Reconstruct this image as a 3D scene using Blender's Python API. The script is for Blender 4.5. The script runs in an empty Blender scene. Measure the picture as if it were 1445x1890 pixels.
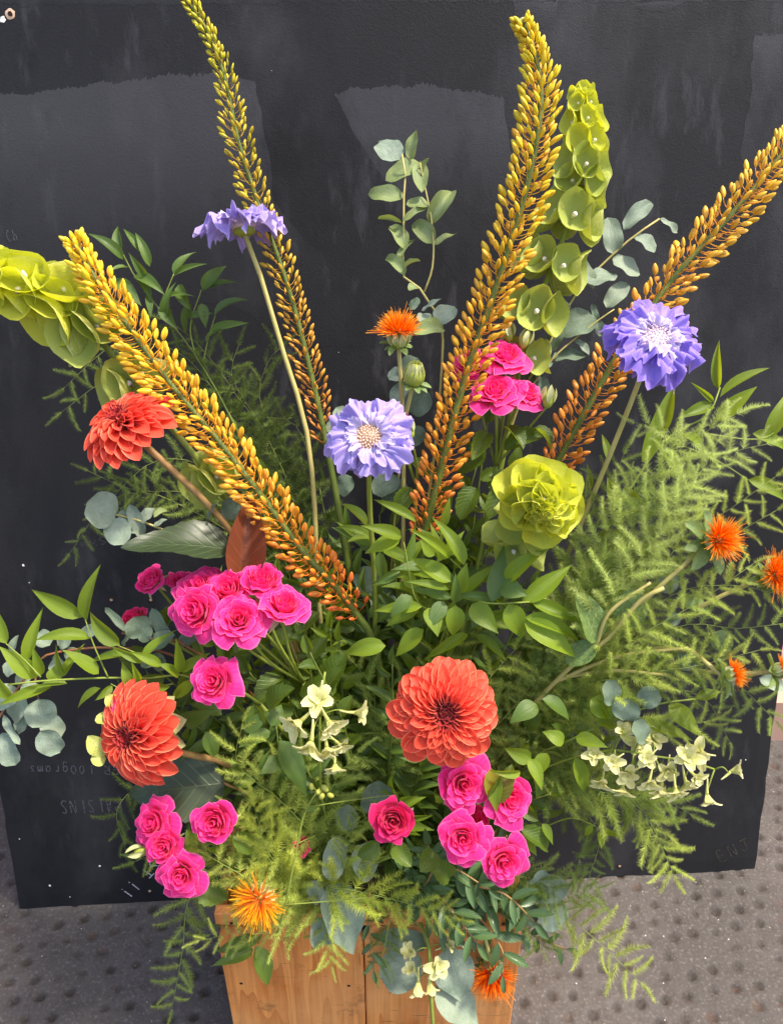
import bpy, math, random
from mathutils import Vector, Matrix, noise
R = math.radians
rnd = random.Random(11)
SC = bpy.context.scene
COL = SC.collection

# ------------------------------------------------------------------ camera, sky, sun, exposure
CAM_H, PITCH, FPX = 1.15, R(29.0), 1424.0          # camera height, tilt down, focal length in photo pixels
cam_d = bpy.data.cameras.new("camera")
cam_d.sensor_fit = 'VERTICAL'
cam_d.sensor_height = 24.0
cam_d.lens = 24.0 * FPX / 1890.0
cam_d.clip_start, cam_d.clip_end = 0.02, 200.0
cam = bpy.data.objects.new("camera", cam_d)
COL.objects.link(cam)
cam.location = (0, 0, CAM_H)
cam.rotation_euler = (math.pi / 2 - PITCH, 0, 0)
SC.camera = cam

SUN_EL, SUN_AZ = R(64.0), R(100.0)                   # azimuth from +y (behind the board) clockwise: from the right
sun_dir = Vector((math.sin(SUN_AZ) * math.cos(SUN_EL), math.cos(SUN_AZ) * math.cos(SUN_EL), math.sin(SUN_EL)))
world = bpy.data.worlds.new("World")
SC.world = world
world.use_nodes = True
wn = world.node_tree
for n in list(wn.nodes):
    wn.nodes.remove(n)
sky = wn.nodes.new('ShaderNodeTexSky')
sky.sky_type = 'NISHITA'
sky.sun_disc = False
sky.sun_elevation = SUN_EL
sky.sun_rotation = SUN_AZ
sky.air_density, sky.dust_density, sky.ozone_density = 1.0, 3.0, 1.0
bg = wn.nodes.new('ShaderNodeBackground')
bg.inputs['Strength'].default_value = 0.15
wo = wn.nodes.new('ShaderNodeOutputWorld')
wn.links.new(sky.outputs[0], bg.inputs['Color'])
wn.links.new(bg.outputs[0], wo.inputs['Surface'])
sl = bpy.data.lights.new("sun", 'SUN')
sl.energy = 2.3
sl.angle = R(6.0)
sl.color = (1.0, 0.93, 0.82)
sun = bpy.data.objects.new("sun", sl)
COL.objects.link(sun)
sun.rotation_euler = (-sun_dir).to_track_quat('-Z', 'Y').to_euler()
SC.view_settings.view_transform = 'Standard'
SC.view_settings.look = 'None'
SC.view_settings.exposure = 1.38
SC.view_settings.use_white_balance = True          # a camera balanced for the bluish open shade
SC.view_settings.white_balance_temperature = 6900
SC.view_settings.gamma = 1.0

# ------------------------------------------------------------------ small helpers
CR, CU, CF = Vector((1, 0, 0)), Vector((0, math.sin(PITCH), math.cos(PITCH))), Vector((0, math.cos(PITCH), -math.sin(PITCH)))
EYE = Vector((0, 0, CAM_H))
UP = Vector((0, 0, 1))
TOCAM = -CF


def ray(px, py):
    return CF + CR * ((px - 722.5) / FPX) - CU * ((py - 945.0) / FPX)


def at(px, py, d):
    """the point of the place seen at a photo pixel, d metres into the scene"""
    return EYE + ray(px, py) * d


def vdir(rx, up, to):
    """a direction given as rightwards / upwards / towards the viewer"""
    return (CR * rx + CU * up + TOCAM * to).normalized()


def pxm(n, d):
    return n * d / FPX


def lin(h, k=1.0):
    h = h.lstrip('#')
    out = []
    for i in (0, 2, 4):
        c = int(h[i:i + 2], 16) / 255.0
        c = c / 12.92 if c <= 0.04045 else ((c + 0.055) / 1.055) ** 2.4
        out.append(c * k)
    return (out[0], out[1], out[2], 1.0)


def rv(a=1.0):
    return Vector((rnd.uniform(-a, a), rnd.uniform(-a, a), rnd.uniform(-a, a)))


def spline(pts, n):
    """Catmull-Rom through the points, n samples"""
    p = [pts[0] * 2 - pts[1]] + list(pts) + [pts[-1] * 2 - pts[-2]]
    m = len(pts) - 1
    out = []
    for k in range(n):
        s = k / (n - 1) * m
        i = min(int(s), m - 1)
        t = s - i
        a, b, c, e = p[i], p[i + 1], p[i + 2], p[i + 3]
        out.append(0.5 * ((2 * b) + (c - a) * t + (2 * a - 5 * b + 4 * c - e) * t * t + (3 * b - a - 3 * c + e) * t ** 3))
    return out


def resample(pts, n):
    L = [0.0]
    for a, b in zip(pts, pts[1:]):
        L.append(L[-1] + (b - a).length)
    out, j = [], 0
    for k in range(n):
        s = L[-1] * k / (n - 1)
        while j < len(L) - 2 and L[j + 1] < s:
            j += 1
        t = (s - L[j]) / max(1e-9, L[j + 1] - L[j])
        out.append(pts[j].lerp(pts[j + 1], min(1, max(0, t))))
    return out


def pathpx(lst, n=24, jit=0.0):
    return resample(spline([at(*p) + rv(jit) for p in lst], 80), n)


class MB:
    """collects geometry for ONE mesh"""

    def __init__(self):
        self.v, self.f, self.uv, self.mi, self.sm = [], [], [], [], []

    def face(self, idx, uvs, mi=0, sm=True):
        self.f.append(idx)
        self.uv.extend(uvs)
        self.mi.append(mi)
        self.sm.append(sm)

    def grid(self, fn, nu, nv, mi=0, closed=False, sm=True):
        b = len(self.v)
        cols = nu if closed else nu + 1
        for j in range(nv + 1):
            for i in range(cols):
                self.v.append(Vector(fn(i / nu, j / nv)))
        for j in range(nv):
            for i in range(nu):
                i2 = (i + 1) % cols if closed else i + 1
                self.face((b + j * cols + i, b + j * cols + i2, b + (j + 1) * cols + i2, b + (j + 1) * cols + i),
                          [(i / nu, j / nv), ((i + 1) / nu, j / nv), ((i + 1) / nu, (j + 1) / nv), (i / nu, (j + 1) / nv)], mi, sm)
        return self

    def tube(self, pts, rad, sides=7, mi=0, cap=True):
        n = len(pts)
        b = len(self.v)
        t0 = (pts[1] - pts[0]).normalized()
        x = t0.orthogonal().normalized()
        for k in range(n):
            t = (pts[min(k + 1, n - 1)] - pts[max(k - 1, 0)])
            t = t.normalized() if t.length > 1e-9 else t0
            x = x - t * x.dot(t)
            x = x.normalized() if x.length > 1e-6 else t.orthogonal().normalized()
            y = t.cross(x)
            r = rad(k / (n - 1)) if callable(rad) else rad
            for s in range(sides):
                a = 2 * math.pi * s / sides
                self.v.append(pts[k] + x * (math.cos(a) * r) + y * (math.sin(a) * r))
        for k in range(n - 1):
            for s in range(sides):
                s2 = (s + 1) % sides
                self.face((b + k * sides + s, b + k * sides + s2, b + (k + 1) * sides + s2, b + (k + 1) * sides + s),
                          [(s / sides, k / (n - 1)), ((s + 1) / sides, k / (n - 1)), ((s + 1) / sides, (k + 1) / (n - 1)), (s / sides, (k + 1) / (n - 1))], mi)
        if cap:
            for kk, rev in ((0, True), (n - 1, False)):
                idx = [b + kk * sides + s for s in range(sides)]
                if rev:
                    idx.reverse()
                self.face(tuple(idx), [(0.5, kk / (n - 1))] * sides, mi)
        return self

    def ball(self, c, rx, rz=None, axis=UP, nu=8, nv=5, mi=0):
        rz = rz or rx
        ax = axis.normalized()
        x = ax.orthogonal().normalized()
        y = ax.cross(x)

        def fn(u, v):
            a, p = u * 2 * math.pi, v * math.pi
            return c + (x * math.cos(a) + y * math.sin(a)) * (rx * max(0.02, math.sin(p))) - ax * (rz * math.cos(p))
        return self.grid(fn, nu, nv, mi, closed=True)

    def box(self, c, sx, sy, sz, M=None, mi=0, bev=0.0):
        b = len(self.v)
        pts = [Vector((x * sx / 2, y * sy / 2, z * sz / 2)) for z in (-1, 1) for y in (-1, 1) for x in (-1, 1)]
        for p in pts:
            self.v.append((M @ p if M else p) + c)
        for q in ((0, 2, 3, 1), (4, 5, 7, 6), (0, 1, 5, 4), (2, 6, 7, 3), (0, 4, 6, 2), (1, 3, 7, 5)):
            self.face(tuple(b + i for i in q), [(0, 0), (1, 0), (1, 1), (0, 1)], mi, False)
        return self

    def add(self, mesh, M):
        """append a template mesh transformed by M"""
        b = len(self.v)
        for v in mesh.vertices:
            self.v.append(M @ v.co)
        uvl = mesh.uv_layers[0].data if mesh.uv_layers else None
        for p in mesh.polygons:
            self.face(tuple(b + i for i in p.vertices), [tuple(uvl[li].uv) if uvl else (0, 0) for li in p.loop_indices], p.material_index, p.use_smooth)
        return self

    def mesh(self, name, mats):
        me = bpy.data.meshes.new(name)
        me.from_pydata([tuple(v) for v in self.v], [], self.f)
        uvl = me.uv_layers.new(name="UVMap")
        flat = [c for uv in self.uv for c in uv]
        uvl.data.foreach_set("uv", flat)
        me.polygons.foreach_set("material_index", self.mi)
        me.polygons.foreach_set("use_smooth", self.sm)
        for m in (mats if isinstance(mats, (list, tuple)) else [mats]):
            me.materials.append(m)
        me.update()
        return me


WM = {}          # world matrix of every object made here


def obj(name, mesh, parent=None, M=None, color=None, label=None):
    o = bpy.data.objects.new(name, mesh)
    COL.objects.link(o)
    M = M if M is not None else Matrix.Identity(4)
    if parent is not None:
        o.parent = parent
        o.matrix_basis = WM[parent.name].inverted() @ M
    else:
        o.matrix_basis = M
    WM[o.name] = M.copy()
    if color is not None:
        o.color = color
    if label:
        o['label'] = label
    return o


def thing(name, loc, label, cat, group=None, kind=None):
    o = bpy.data.objects.new(name, None)
    o.empty_display_size = 0.02
    COL.objects.link(o)
    o.location = loc
    WM[o.name] = Matrix.Translation(loc)
    o['label'] = label
    o['category'] = cat
    if group:
        o['group'] = group
    if kind:
        o['kind'] = kind
    return o


def frame(o, y, z, sx=1.0, sy=1.0, sz=1.0):
    """matrix with +Y along y, +Z near z"""
    y = y.normalized()
    z = z - y * z.dot(y)
    if z.length < 1e-5:
        z = y.orthogonal()
    z.normalize()
    x = y.cross(z)
    return Matrix(((x.x * sx, y.x * sy, z.x * sz, o.x), (x.y * sx, y.y * sy, z.y * sz, o.y), (x.z * sx, y.z * sy, z.z * sz, o.z), (0, 0, 0, 1)))


def frame_z(o, z, xh=None, s=1.0, sz=None):
    """matrix with +Z along z, +X near xh"""
    z = z.normalized()
    xh = xh if xh is not None else z.orthogonal()
    x = xh - z * xh.dot(z)
    x = x.normalized() if x.length > 1e-5 else z.orthogonal().normalized()
    y = z.cross(x)
    k = sz or s
    return Matrix(((x.x * s, y.x * s, z.x * k, o.x), (x.y * s, y.y * s, z.y * k, o.y), (x.z * s, y.z * s, z.z * k, o.z), (0, 0, 0, 1)))


# ------------------------------------------------------------------ materials
class NT:
    def __init__(self, name):
        self.m = bpy.data.materials.new(name)
        self.m.use_nodes = True
        self.t = self.m.node_tree
        for n in list(self.t.nodes):
            self.t.nodes.remove(n)
        self.out = self.n('ShaderNodeOutputMaterial')

    def n(self, typ, **kw):
        nd = self.t.nodes.new(typ)
        for k, v in kw.items():
            setattr(nd, k, v)
        return nd

    def put(self, sock, val):
        if val is None:
            return
        if hasattr(val, 'bl_idname') or isinstance(val, bpy.types.NodeSocket):
            self.t.links.new(val, sock)
        else:
            sock.default_value = val

    def math(self, op, a, b=None, c=None, clamp=False):
        nd = self.n('ShaderNodeMath', operation=op, use_clamp=clamp)
        self.put(nd.inputs[0], a)
        self.put(nd.inputs[1], b)
        self.put(nd.inputs[2], c)
        return nd.outputs[0]

    def mix(self, f, a, b):
        nd = self.n('ShaderNodeMix', data_type='RGBA')
        self.put(nd.inputs[0], f)
        self.put(nd.inputs[6], a)
        self.put(nd.inputs[7], b)
        return nd.outputs[2]

    def ramp(self, f, stops):
        nd = self.n('ShaderNodeValToRGB')
        el = nd.color_ramp.elements
        while len(el) < len(stops):
            el.new(0.5)
        for e, (p, c) in zip(el, stops):
            e.position = p
            e.color = c if len(c) == 4 else (*c, 1)
        self.put(nd.inputs[0], f)
        return nd.outputs[0]

    def noise(self, vec, scale, detail=3.0, rough=0.55, dist=0.0):
        nd = self.n('ShaderNodeTexNoise')
        self.put(nd.inputs['Vector'], vec)
        nd.inputs['Scale'].default_value = scale
        nd.inputs['Detail'].default_value = detail
        nd.inputs['Roughness'].default_value = rough
        nd.inputs['Distortion'].default_value = dist
        return nd.outputs[0]

    def mapping(self, vec, scale=(1, 1, 1), rot=(0, 0, 0)):
        nd = self.n('ShaderNodeMapping')
        self.put(nd.inputs['Vector'], vec)
        nd.inputs['Scale'].default_value = scale
        nd.inputs['Rotation'].default_value = rot
        return nd.outputs[0]

    def uv(self):
        tc = self.n('ShaderNodeUVMap')
        sp = self.n('ShaderNodeSeparateXYZ')
        self.t.links.new(tc.outputs[0], sp.inputs[0])
        return tc.outputs[0], sp.outputs[0], sp.outputs[1]

    def objco(self):
        return self.n('ShaderNodeTexCoord').outputs['Object']

    def rand(self):
        return self.n('ShaderNodeObjectInfo').outputs['Random']

    def ocol(self):
        return self.n('ShaderNodeObjectInfo').outputs['Color']

    def bump(self, h, strength=0.3, dist=0.001):
        nd = self.n('ShaderNodeBump')
        nd.inputs['Strength'].default_value = strength
        nd.inputs['Distance'].default_value = dist
        self.put(nd.inputs['Height'], h)
        return nd.outputs[0]

    def finish(self, col, rough=0.5, spec=0.4, bump=None, trans=0.0, tcol=None, sheen=0.0):
        p = self.n('ShaderNodeBsdfPrincipled')
        self.put(p.inputs['Base Color'], col)
        self.put(p.inputs['Roughness'], rough)
        self.put(p.inputs['Specular IOR Level'], spec)
        if sheen:
            p.inputs['Sheen Weight'].default_value = sheen
        if bump is not None:
            self.put(p.inputs['Normal'], bump)
        res = p.outputs[0]
        if trans > 0:
            tb = self.n('ShaderNodeBsdfTranslucent')
            self.put(tb.inputs['Color'], tcol if tcol is not None else col)
            if bump is not None:
                self.put(tb.inputs['Normal'], bump)
            mx = self.n('ShaderNodeMixShader')
            mx.inputs[0].default_value = trans
            self.t.links.new(res, mx.inputs[1])
            self.t.links.new(tb.outputs[0], mx.inputs[2])
            res = mx.outputs[0]
        self.t.links.new(res, self.out.inputs['Surface'])
        return self.m


def leaf_material(name, ca, cb, back=None, vein=None, rough=0.4, trans=0.3, tcol=None, kind='pinnate', spec=0.45, veinw=0.35, freq=9.0, bloom=None):
    t = NT(name)
    _, u, v = t.uv()
    r = t.rand()
    oc = t.objco()
    col = t.mix(r, ca, cb)
    nz = t.noise(oc, 6.0, 4)
    col = t.mix(t.math('MULTIPLY', t.math('SUBTRACT', nz, 0.35, clamp=True), 1.2), col, cb)
    au = t.math('ABSOLUTE', t.math('SUBTRACT', u, 0.5))
    mid = t.math('SUBTRACT', 1.0, t.math('MULTIPLY', au, 38.0), clamp=True)
    if kind == 'pinnate':
        ph = t.math('MULTIPLY', t.math('SUBTRACT', v, t.math('MULTIPLY', au, 0.55)), freq * 2 * math.pi)
        sv = t.math('POWER', t.math('ADD', t.math('MULTIPLY', t.math('SINE', ph), 0.5), 0.5), 14.0)
        net = sv
        hgt = t.math('ADD', t.math('MULTIPLY', mid, 1.0), t.math('MULTIPLY', sv, 0.8))
        bstr = 0.5
    elif kind == 'parallel':
        st = t.math('ADD', t.math('MULTIPLY', t.math('SINE', t.math('MULTIPLY', u, 75.0)), 0.5), 0.5)
        st2 = t.noise(t.mapping(t.uv()[0], (30, 1.2, 1)), 1.0, 3)
        net = t.math('MULTIPLY', t.math('ADD', t.math('MULTIPLY', st, 0.5), st2), 0.55)
        hgt = t.math('ADD', t.math('MULTIPLY', st, 0.4), t.math('ADD', mid, st2))
        bstr = 0.4
    else:                                             # net of fine veins
        vo = t.n('ShaderNodeTexVoronoi', feature='DISTANCE_TO_EDGE')
        t.put(vo.inputs['Vector'], t.mapping(t.uv()[0], (1, 1, 1)))
        vo.inputs['Scale'].default_value = freq
        net = t.math('SUBTRACT', 1.0, t.math('MULTIPLY', vo.outputs[0], 14.0), clamp=True)
        hgt = t.math('ADD', net, mid)
        bstr = 0.3
    veinf = t.math('MULTIPLY', t.math('MAXIMUM', t.math('MULTIPLY', mid, 0.9), net), veinw)
    if 'bell' in name:                                # paler, thin rim
        veinf = t.math('MAXIMUM', veinf, t.math('MULTIPLY', t.math('SUBTRACT', v, 0.93, clamp=True), 9.0))
    col = t.mix(veinf, col, vein if vein else cb)
    if bloom:                                         # waxy, powdery mottling
        bz = t.noise(oc, 2.6, 5, 0.7)
        col = t.mix(t.math('MULTIPLY', t.math('SUBTRACT', bz, 0.45, clamp=True), 2.2), col, bloom)
    br = t.noise(oc, 3.0, 6, 0.75)
    col = t.mix(t.math('MULTIPLY', t.math('SUBTRACT', br, 0.66, clamp=True), 7.0, clamp=True), col, t.mix(0.5, vein if vein else cb, lin('8a7440')))
    if back:
        geo = t.n('ShaderNodeNewGeometry')
        col = t.mix(geo.outputs['Backfacing'], col, back)
    rg = t.math('ADD', rough, t.math('MULTIPLY', t.math('SUBTRACT', t.noise(oc, 4.0, 3), 0.5), 0.25))
    return t.finish(col, rg, spec, t.bump(hgt, bstr, 0.0006), trans, tcol)


def petal_material(name, base, tip, edge, trans=0.25, rough=0.55, random_to=None, streak=0.25, edgew=0.12, objcol=False):
    t = NT(name)
    uvv, u, v = t.uv()
    b = base
    if objcol:
        nd = t.n('ShaderNodeMix', data_type='RGBA', blend_type='MULTIPLY')
        nd.inputs[0].default_value = 1.0
        nd.inputs[6].default_value = base
        t.put(nd.inputs[7], t.ocol())
        b = nd.outputs[2]
    col = t.mix(t.math('SMOOTH_MIN', v, 1.0, 0.1), b, tip)
    if random_to:
        col = t.mix(t.math('MULTIPLY', t.rand(), 0.5), col, random_to)
    au = t.math('MULTIPLY', t.math('ABSOLUTE', t.math('SUBTRACT', u, 0.5)), 2.0)
    eg = t.math('MAXIMUM', t.math('SUBTRACT', au, 1.0 - edgew), t.math('SUBTRACT', v, 1.0 - edgew * 0.6))
    col = t.mix(t.math('MULTIPLY', eg, 1.0 / edgew, clamp=True), col, edge)
    st = t.noise(t.mapping(uvv, (26, 1.6, 1)), 1.0, 3)
    col = t.mix(t.math('MULTIPLY', t.math('SUBTRACT', st, 0.42, clamp=True), streak * 4), col, edge)
    return t.finish(col, rough, 0.3, t.bump(st, 0.25, 0.0005), trans, sheen=0.15)


def plain_material(name, ca, cb, scale=60.0, rough=0.5, spec=0.35, trans=0.0, bumpk=0.2, stretch=(1, 1, 1), objcol=False):
    t = NT(name)
    oc = t.mapping(t.objco(), stretch)
    nz = t.noise(oc, scale, 4)
    col = t.mix(t.math('MULTIPLY', t.math('SUBTRACT', nz, 0.3, clamp=True), 1.8), ca, cb)
    if objcol:
        nd = t.n('ShaderNodeMix', data_type='RGBA', blend_type='MULTIPLY')
        nd.inputs[0].default_value = 1.0
        t.put(nd.inputs[6], col)
        t.put(nd.inputs[7], t.ocol())
        col = nd.outputs[2]
    return t.finish(col, rough, spec, t.bump(nz, bumpk, 0.0005), trans)


MAT = {}
MAT['ruscus'] = leaf_material('ruscus_leaf', lin('4a661a'), lin('6f8a22'), back=lin('7d9438'), vein=lin('a3b44a'), rough=0.42, trans=0.4, tcol=lin('c2d42a'), kind='parallel', spec=0.35)
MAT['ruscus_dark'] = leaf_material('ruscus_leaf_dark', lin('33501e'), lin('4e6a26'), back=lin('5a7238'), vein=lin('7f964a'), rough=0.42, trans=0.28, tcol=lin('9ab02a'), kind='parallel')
MAT['rose_leaf'] = leaf_material('rose_leaf', lin('395419'), lin('587026'), back=lin('7c8e50'), vein=lin('98aa52'), rough=0.42, trans=0.32, tcol=lin('b0c02a'), kind='pinnate', veinw=0.25)
MAT['euc'] = leaf_material('eucalyptus_leaf', lin('6f8070'), lin('86957f'), back=lin('8c9a86'), vein=lin('a9b8a4'), rough=0.6, trans=0.14, tcol=lin('93a35a'), kind='net', freq=9, veinw=0.25, spec=0.25, bloom=lin('a0ada0'))
MAT['euc_green'] = leaf_material('eucalyptus_young_leaf', lin('71804a'), lin('8a9a5e'), back=lin('8f9e77'), vein=lin('a8b47c'), rough=0.55, trans=0.22, tcol=lin('a3ad3a'), kind='net', freq=9, veinw=0.22, spec=0.3, bloom=lin('93a585'))
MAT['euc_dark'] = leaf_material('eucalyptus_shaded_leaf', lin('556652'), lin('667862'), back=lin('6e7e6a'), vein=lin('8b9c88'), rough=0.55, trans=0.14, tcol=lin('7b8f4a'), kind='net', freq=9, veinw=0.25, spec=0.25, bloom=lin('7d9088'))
MAT['dahlia_leaf'] = leaf_material('dahlia_leaf', lin('263420'), lin('33422a'), back=lin('5b6d45'), vein=lin('5d7048'), rough=0.42, trans=0.10, tcol=lin('6a7c2a'), kind='pinnate', veinw=0.28, freq=8)
MAT['red_leaf'] = leaf_material('red_leaf_back', lin('7a3a26'), lin('6a4426'), back=lin('84452e'), vein=lin('8f5038'), rough=0.5, trans=0.12, tcol=lin('b06030'), kind='pinnate', veinw=0.3, freq=6)
MAT['bell'] = leaf_material('bell_calyx', lin('a0aa48'), lin('b8be5c'), back=lin('aab65e'), vein=lin('dcdca4'), rough=0.5, trans=0.25, tcol=lin('c4cc40'), kind='net', freq=12, veinw=0.75, spec=0.3)
MAT['bell_young'] = leaf_material('bell_young', lin('c4c83a'), lin('d4d648'), back=lin('c8ce52'), vein=lin('e8e694'), rough=0.5, trans=0.4, tcol=lin('e0e030'), kind='net', freq=11, veinw=0.6, spec=0.3)
MAT['pistache'] = leaf_material('lentisk_leaf', lin('34502e'), lin('4c6a3c'), back=lin('60784c'), vein=lin('8ba070'), rough=0.3, trans=0.15, tcol=lin('7f953a'), kind='pinnate', veinw=0.45, freq=8)
MAT['safleaf'] = leaf_material('safflower_leaf', lin('4e6a34'), lin('6f8848'), back=lin('7c9258'), vein=lin('b4c08c'), rough=0.45, trans=0.22, tcol=lin('93a83a'), kind='net', freq=8, veinw=0.4)
MAT['bract'] = leaf_material('pale_bract', lin('a8b070'), lin('c3c690'), back=lin('b4ba80'), vein=lin('dcdcb0'), rough=0.5, trans=0.25, tcol=lin('c6c860'), kind='parallel')
MAT['sepal'] = leaf_material('rose_sepal', lin('8a9a5a'), lin('b3a884'), back=lin('c3b494'), vein=lin('cfc6a0'), rough=0.5, trans=0.2, tcol=lin('a9a850'), kind='parallel')
MAT['stem'] = plain_material('green_stem', lin('6f8030'), lin('8a9440'), 40, 0.45, stretch=(4, 4, 0.6))
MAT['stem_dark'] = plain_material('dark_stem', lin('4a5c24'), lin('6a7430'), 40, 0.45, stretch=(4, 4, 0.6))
MAT['stem_pale'] = plain_material('pale_stem', lin('a39a56'), lin('bcae72'), 40, 0.5, stretch=(4, 4, 0.6))
MAT['stem_brown'] = plain_material('brown_stem', lin('8a6a44'), lin('a8874e'), 40, 0.5, stretch=(4, 4, 0.6))
MAT['stem_red'] = plain_material('reddish_stem', lin('7c4c34'), lin('9a6a48'), 40, 0.5)
MAT['dahlia'] = petal_material('dahlia_petal', lin('dc2c22'), lin('f4583a'), lin('fb906c'), trans=0.3, random_to=lin('ee4436'), streak=0.12, edgew=0.15)
MAT['dahlia_core'] = petal_material('dahlia_core', lin('7a1420'), lin('a82028'), lin('cf4a3a'), trans=0.12, streak=0.1, edgew=0.2)
MAT['dahlia_magenta'] = petal_material('dahlia_magenta_petal', lin('e04030'), lin('e8208c'), lin('f050a0'), trans=0.2, streak=0.1)
MAT['rose'] = petal_material('rose_petal', lin('ee1c78'), lin('fb2c94'), lin('ff86bc'), trans=0.42, random_to=lin('ee1880'), streak=0.14, edgew=0.06, objcol=True)
MAT['rose_deep'] = petal_material('rose_petal_deep', lin('de1258'), lin('ea1e70'), lin('f45a94'), trans=0.36, random_to=lin('d40e54'), streak=0.08, edgew=0.07, objcol=True)
MAT['scab'] = petal_material('scabious_petal', lin('e2d4ee'), lin('a490e0'), lin('c8b8f0'), trans=0.32, random_to=lin('a08cdc'), streak=0.35, edgew=0.12)
MAT['scab_blue'] = petal_material('scabious_blue_petal', lin('cfc0ea'), lin('8c6edc'), lin('b09aec'), trans=0.32, random_to=lin('7e60d0'), streak=0.45, edgew=0.10)
MAT['scab_in'] = petal_material('scabious_inner_petal', lin('dccfe6'), lin('c4b2e6'), lin('e6dcf0'), trans=0.3, streak=0.3)
MAT['knob'] = plain_material('scabious_knob', lin('c9a690'), lin('e0c0a6'), 120, 0.5)
MAT['knob_white'] = plain_material('scabious_stamen', lin('c4aebc'), lin('d8c6d2'), 120, 0.5)
MAT['larkspur'] = petal_material('larkspur_sepal', lin('c6cc62'), lin('e8e2a4'), lin('efeabf'), trans=0.35, streak=0.3)
MAT['larkspur_bud'] = plain_material('larkspur_bud', lin('aab04a'), lin('cacb70'), 60, 0.5, trans=0.2)
MAT['white_floret'] = plain_material('white_floret', lin('e6d8d2'), lin('f4ece4'), 90, 0.5)
MAT['bud_green'] = plain_material('rosebud_green', lin('8c9a3c'), lin('a8b04c'), 60, 0.5, trans=0.1)
MAT['needle'] = plain_material('fern_needle', lin('a4b45e'), lin('cdd68a'), 30, 0.5, trans=0.42, objcol=True, bumpk=0.0)
MAT['fern_stem'] = plain_material('fern_stem', lin('7a8c3c'), lin('9aa656'), 30, 0.5)


def bud_material():
    t = NT('foxtail_bud')
    _, u, v = t.uv()
    col = t.ocol()
    s = t.math('POWER', t.math('ABSOLUTE', t.math('SINE', t.math('MULTIPLY', u, 3 * math.pi))), 0.28)
    line = t.math('SUBTRACT', 1.0, s, clamp=True)
    nd = t.n('ShaderNodeMix', data_type='RGBA', blend_type='MULTIPLY')
    t.put(nd.inputs[0], t.math('MULTIPLY', line, 1.2, clamp=True))
    t.put(nd.inputs[6], col)
    nd.inputs[7].default_value = (0.55, 0.2, 0.08, 1)
    c2 = t.mix(t.math('MULTIPLY', t.math('SUBTRACT', v, 0.75, clamp=True), 1.6), nd.outputs[2], lin('e8b030'))
    return t.finish(c2, 0.38, 0.45, None, 0.15, col)


def pedicel_material():
    t = NT('foxtail_pedicel')
    nd = t.n('ShaderNodeMix', data_type='RGBA', blend_type='MULTIPLY')
    nd.inputs[0].default_value = 1.0
    t.put(nd.inputs[6], t.ocol())
    nd.inputs[7].default_value = (0.85, 0.62, 0.5, 1)
    return t.finish(nd.outputs[2], 0.5, 0.3)


def floret_material():
    t = NT('safflower_floret')
    _, u, v = t.uv()
    c = t.ramp(v, [(0.0, lin('c8d080')), (0.22, lin('e64a08')), (0.6, lin('f4700a')), (1.0, lin('ffab1c'))])
    nd = t.n('ShaderNodeMix', data_type='RGBA', blend_type='MULTIPLY')
    nd.inputs[0].default_value = 1.0
    t.put(nd.inputs[6], c)
    t.put(nd.inputs[7], t.ocol())
    return t.finish(nd.outputs[2], 0.5, 0.3, None, 0.3)


MAT['bud'] = bud_material()
MAT['pedicel'] = pedicel_material()
MAT['floret'] = floret_material()
MAT['floret_yellow'] = petal_material('safflower_yellow_floret', lin('f88c0a'), lin('ffb808'), lin('ffd040'), trans=0.4, streak=0.05)


def wood_material():
    t = NT('crate_wood')
    oc = t.objco()
    r = t.rand()
    off = t.n('ShaderNodeCombineXYZ')
    t.put(off.inputs[0], t.math('MULTIPLY', r, 3.0))
    t.put(off.inputs[1], t.math('MULTIPLY', r, 1.7))
    add = t.n('ShaderNodeVectorMath', operation='ADD')
    t.put(add.inputs[0], oc)
    t.put(add.inputs[1], off.outputs[0])
    w = t.noise(t.mapping(add.outputs[0], (1, 1, 0.12)), 9.0, 3, 0.5)
    rings = t.math('FRACT', t.math('MULTIPLY', w, 13.0))
    fine = t.noise(t.mapping(add.outputs[0], (1, 1, 0.03)), 260.0, 3)
    big = t.noise(add.outputs[0], 7.0, 4)
    col = t.mix(t.math('MULTIPLY', rings, rings), lin('e4924a'), lin('c26c2a'))
    col = t.mix(t.math('MULTIPLY', t.math('SUBTRACT', fine, 0.4, clamp=True), 2.2, clamp=True), col, lin('a8622f'))
    col = t.mix(t.math('MULTIPLY', t.math('SUBTRACT', big, 0.42, clamp=True), 2.0), col, lin('e8ac70'))
    stain = t.noise(add.outputs[0], 16.0, 6, 0.72)
    col = t.mix(t.math('MULTIPLY', t.math('SUBTRACT', stain, 0.58, clamp=True), 5.0, clamp=True), col, lin('6e4526'))
    scr = t.noise(t.mapping(add.outputs[0], (6, 6, 60), (0, 0.25, 0)), 4.0, 2)
    col = t.mix(t.math('MULTIPLY', t.math('SUBTRACT', scr, 0.66, clamp=True), 9.0, clamp=True), col, lin('54331d'))
    return t.finish(col, 0.5, 0.35, t.bump(t.math('ADD', fine, t.math('MULTIPLY', rings, 0.3)), 0.35, 0.0008))


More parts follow.
